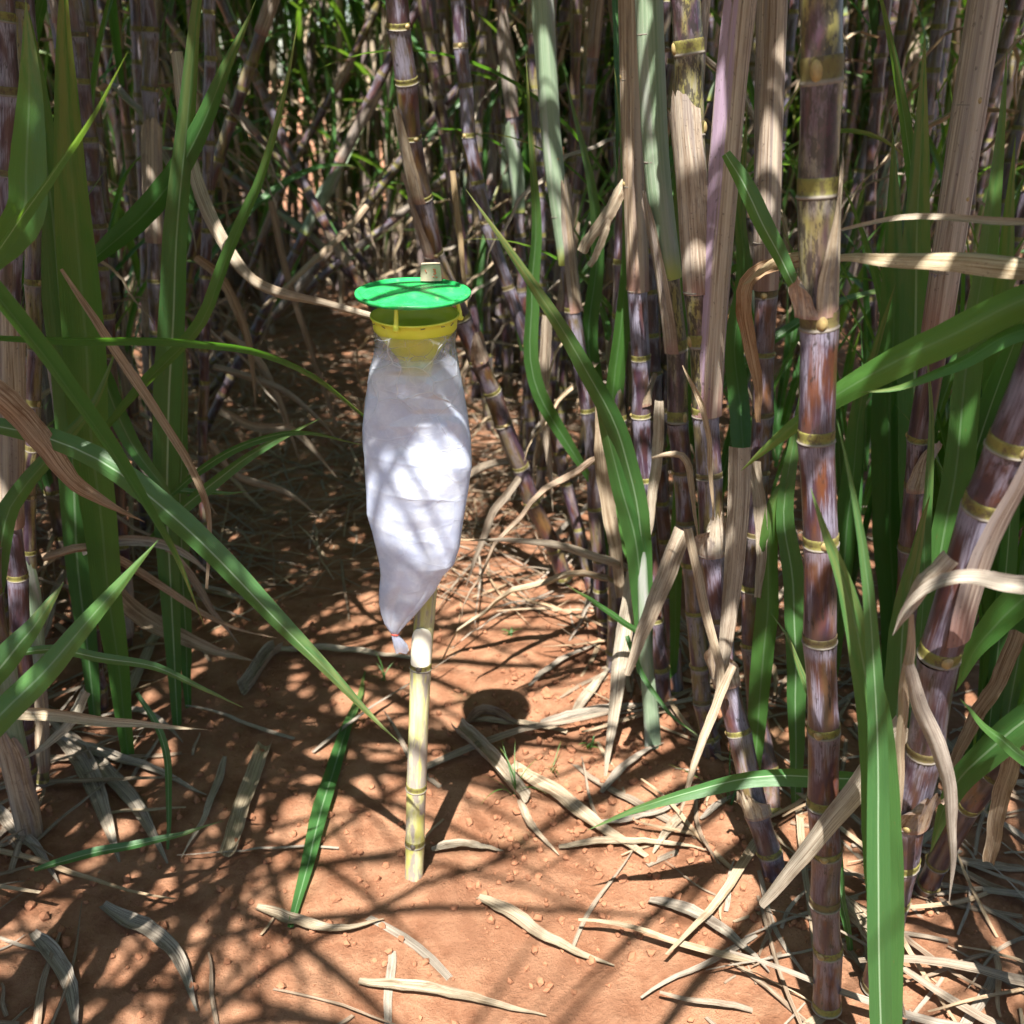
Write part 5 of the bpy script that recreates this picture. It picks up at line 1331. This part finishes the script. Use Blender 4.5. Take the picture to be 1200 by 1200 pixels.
# ------------------------------------------------------------------ litter
LIT = []
for k in range(12):
    L = R_(.22, .58); w = R_(.006, .015); n = 10
    C = [Vector((L * i / n, L * (.035 * math.sin(i * .22 + k) + .012 * math.sin(i * .6 + 2 * k)), .006 + .010 * math.sin(PI * i / n) * rnd.random())) for i in range(n + 1)]
    S, N = frames(C, up=UP, twist=R_(-.9, .9))
    V, U, Fc = blade_arrays(C, S, N, w, R_(.1, .4), R_(.15, .45), .8, k * 3.1, 4, R_(.05, .6), .2)
    LIT.append((V, U, Fc, 'dry_leaf', 'dry'))
LIT_M = [to_mesh(a) for a in LIT]
def litter_ok(x, y):
    rel = abs(x - path_mid(y))
    dens = .012 + .36 * min(1, max(0, (rel - .46) / .30)) if y < 2.5 else .45 + .55 * min(1, (y - 2.5) / .6)
    return rnd.random() < dens
k = 0
while k < 190:
    y = R_(1.1, 4.2); x = path_mid(y) + R_(-1.3, 1.25)
    if not litter_ok(x, y) or not in_frame(x, y, 0): continue
    o = link('dry_leaf', rnd.choice(LIT_M), None, (x, y, ground_z(x, y)), dry_color())
    o.rotation_euler = (R_(-.08, .08), R_(-.12, .05), R_(0, 6.28)); sc_ = R_(.6, 1.15); o.scale = (sc_, sc_, sc_)
    side = 'left of' if x < path_mid(y) else 'right of'
    far = y > 2.5
    lab = ('dry cane leaf lying in the tangled litter further down the path' if far else 'pale dry cane leaf lying in the litter %s the stake' % side)
    tag(o, lab, 'dry leaf', 'litter leaves down the path' if far else 'litter leaves %s the stake' % side)
    k += 1
for col_, cnt in ((STRAW, 700), (GREY, 2000), (BROWN, 2400), ((.44, .30, .16), 1300), ((.20, .15, .11), 2200)):
    acc = ([], [], [])
    for k in range(cnt):
        for _ in range(20):
            y = 1.0 + 6.5 * rnd.random() ** 1.3; x = path_mid(y) + R_(-1.5, 1.5) * (1 if rnd.random() < .8 else 2)
            if litter_ok(x, y): break
        s = R_(.12, .6) if rnd.random() < .6 else R_(.5, 1.0)
        m = Matrix.Translation((x, y, ground_z(x, y) + R_(0, .035 if y > 2.4 else .006))) @ Matrix.Rotation(R_(0, 6.28), 4, 'Z') @ Matrix.Rotation(R_(-.15, .1), 4, 'Y') @ Matrix.Diagonal((s, R_(.3, 1.0) * max(s, .5) if y > 2.4 else R_(.8, 2.2) * max(s, .5), s * .5, 1))
        add_mesh_arrays(acc, *xform(rnd.choice(LIT), m))
    tag(link('leaf_litter', mesh('leaf_litter', acc[0], acc[2], 'dry', acc[1]), color=col_), 'scraps of dry cane leaf strewn over the red soil', None, kind='stuff')

# grass seedlings on the path
def tuft(px, py, label, n, h, w=.0028, col=(.3, .5, .1)):
    p = gnd(px, py); p.z = ground_z(p.x, p.y)
    root = thing('grass_tuft', label, 'grass', p)
    for k in range(n):
        L = h * R_(.6, 1.1)
        a = proto_leaf(L, w * R_(.8, 1.3), R_(.1, .7), R_(1.0, 2.1), 1.2, n=8, fold=.3, twist=R_(-.6, .6), base=.8)
        o = link('leaf', mesh('leaf', a[0], a[2], 'leaf', a[1]), root, (R_(-.008, .008), R_(-.008, .008), 0), (col[0] + R_(-.2, .4), .5, col[2]))
        o.rotation_euler = (0, 0, R_(0, 6.28))
tuft(602, 935, 'thin grass seedling with arching blades on the sunlit soil right of the stake', 9, .14)
tuft(648, 905, 'small grass seedling beside the hanging grey leaf', 5, .09)
tuft(450, 800, 'tiny grass seedling between the fallen green blade and the stake', 6, .09)
tuft(690, 880, 'little weed at the foot of the right clump', 8, .035, .005)
tuft(332, 730, 'tiny green weed at the shaded left edge of the path', 7, .03, .005, (0, .5, .3))
tuft(598, 745, 'small green weed in the shade right of the sleeve', 7, .04, .005, (.2, .5, .1))
tuft(850, 960, 'thin grass blades at the foot of the right clump', 6, .22)
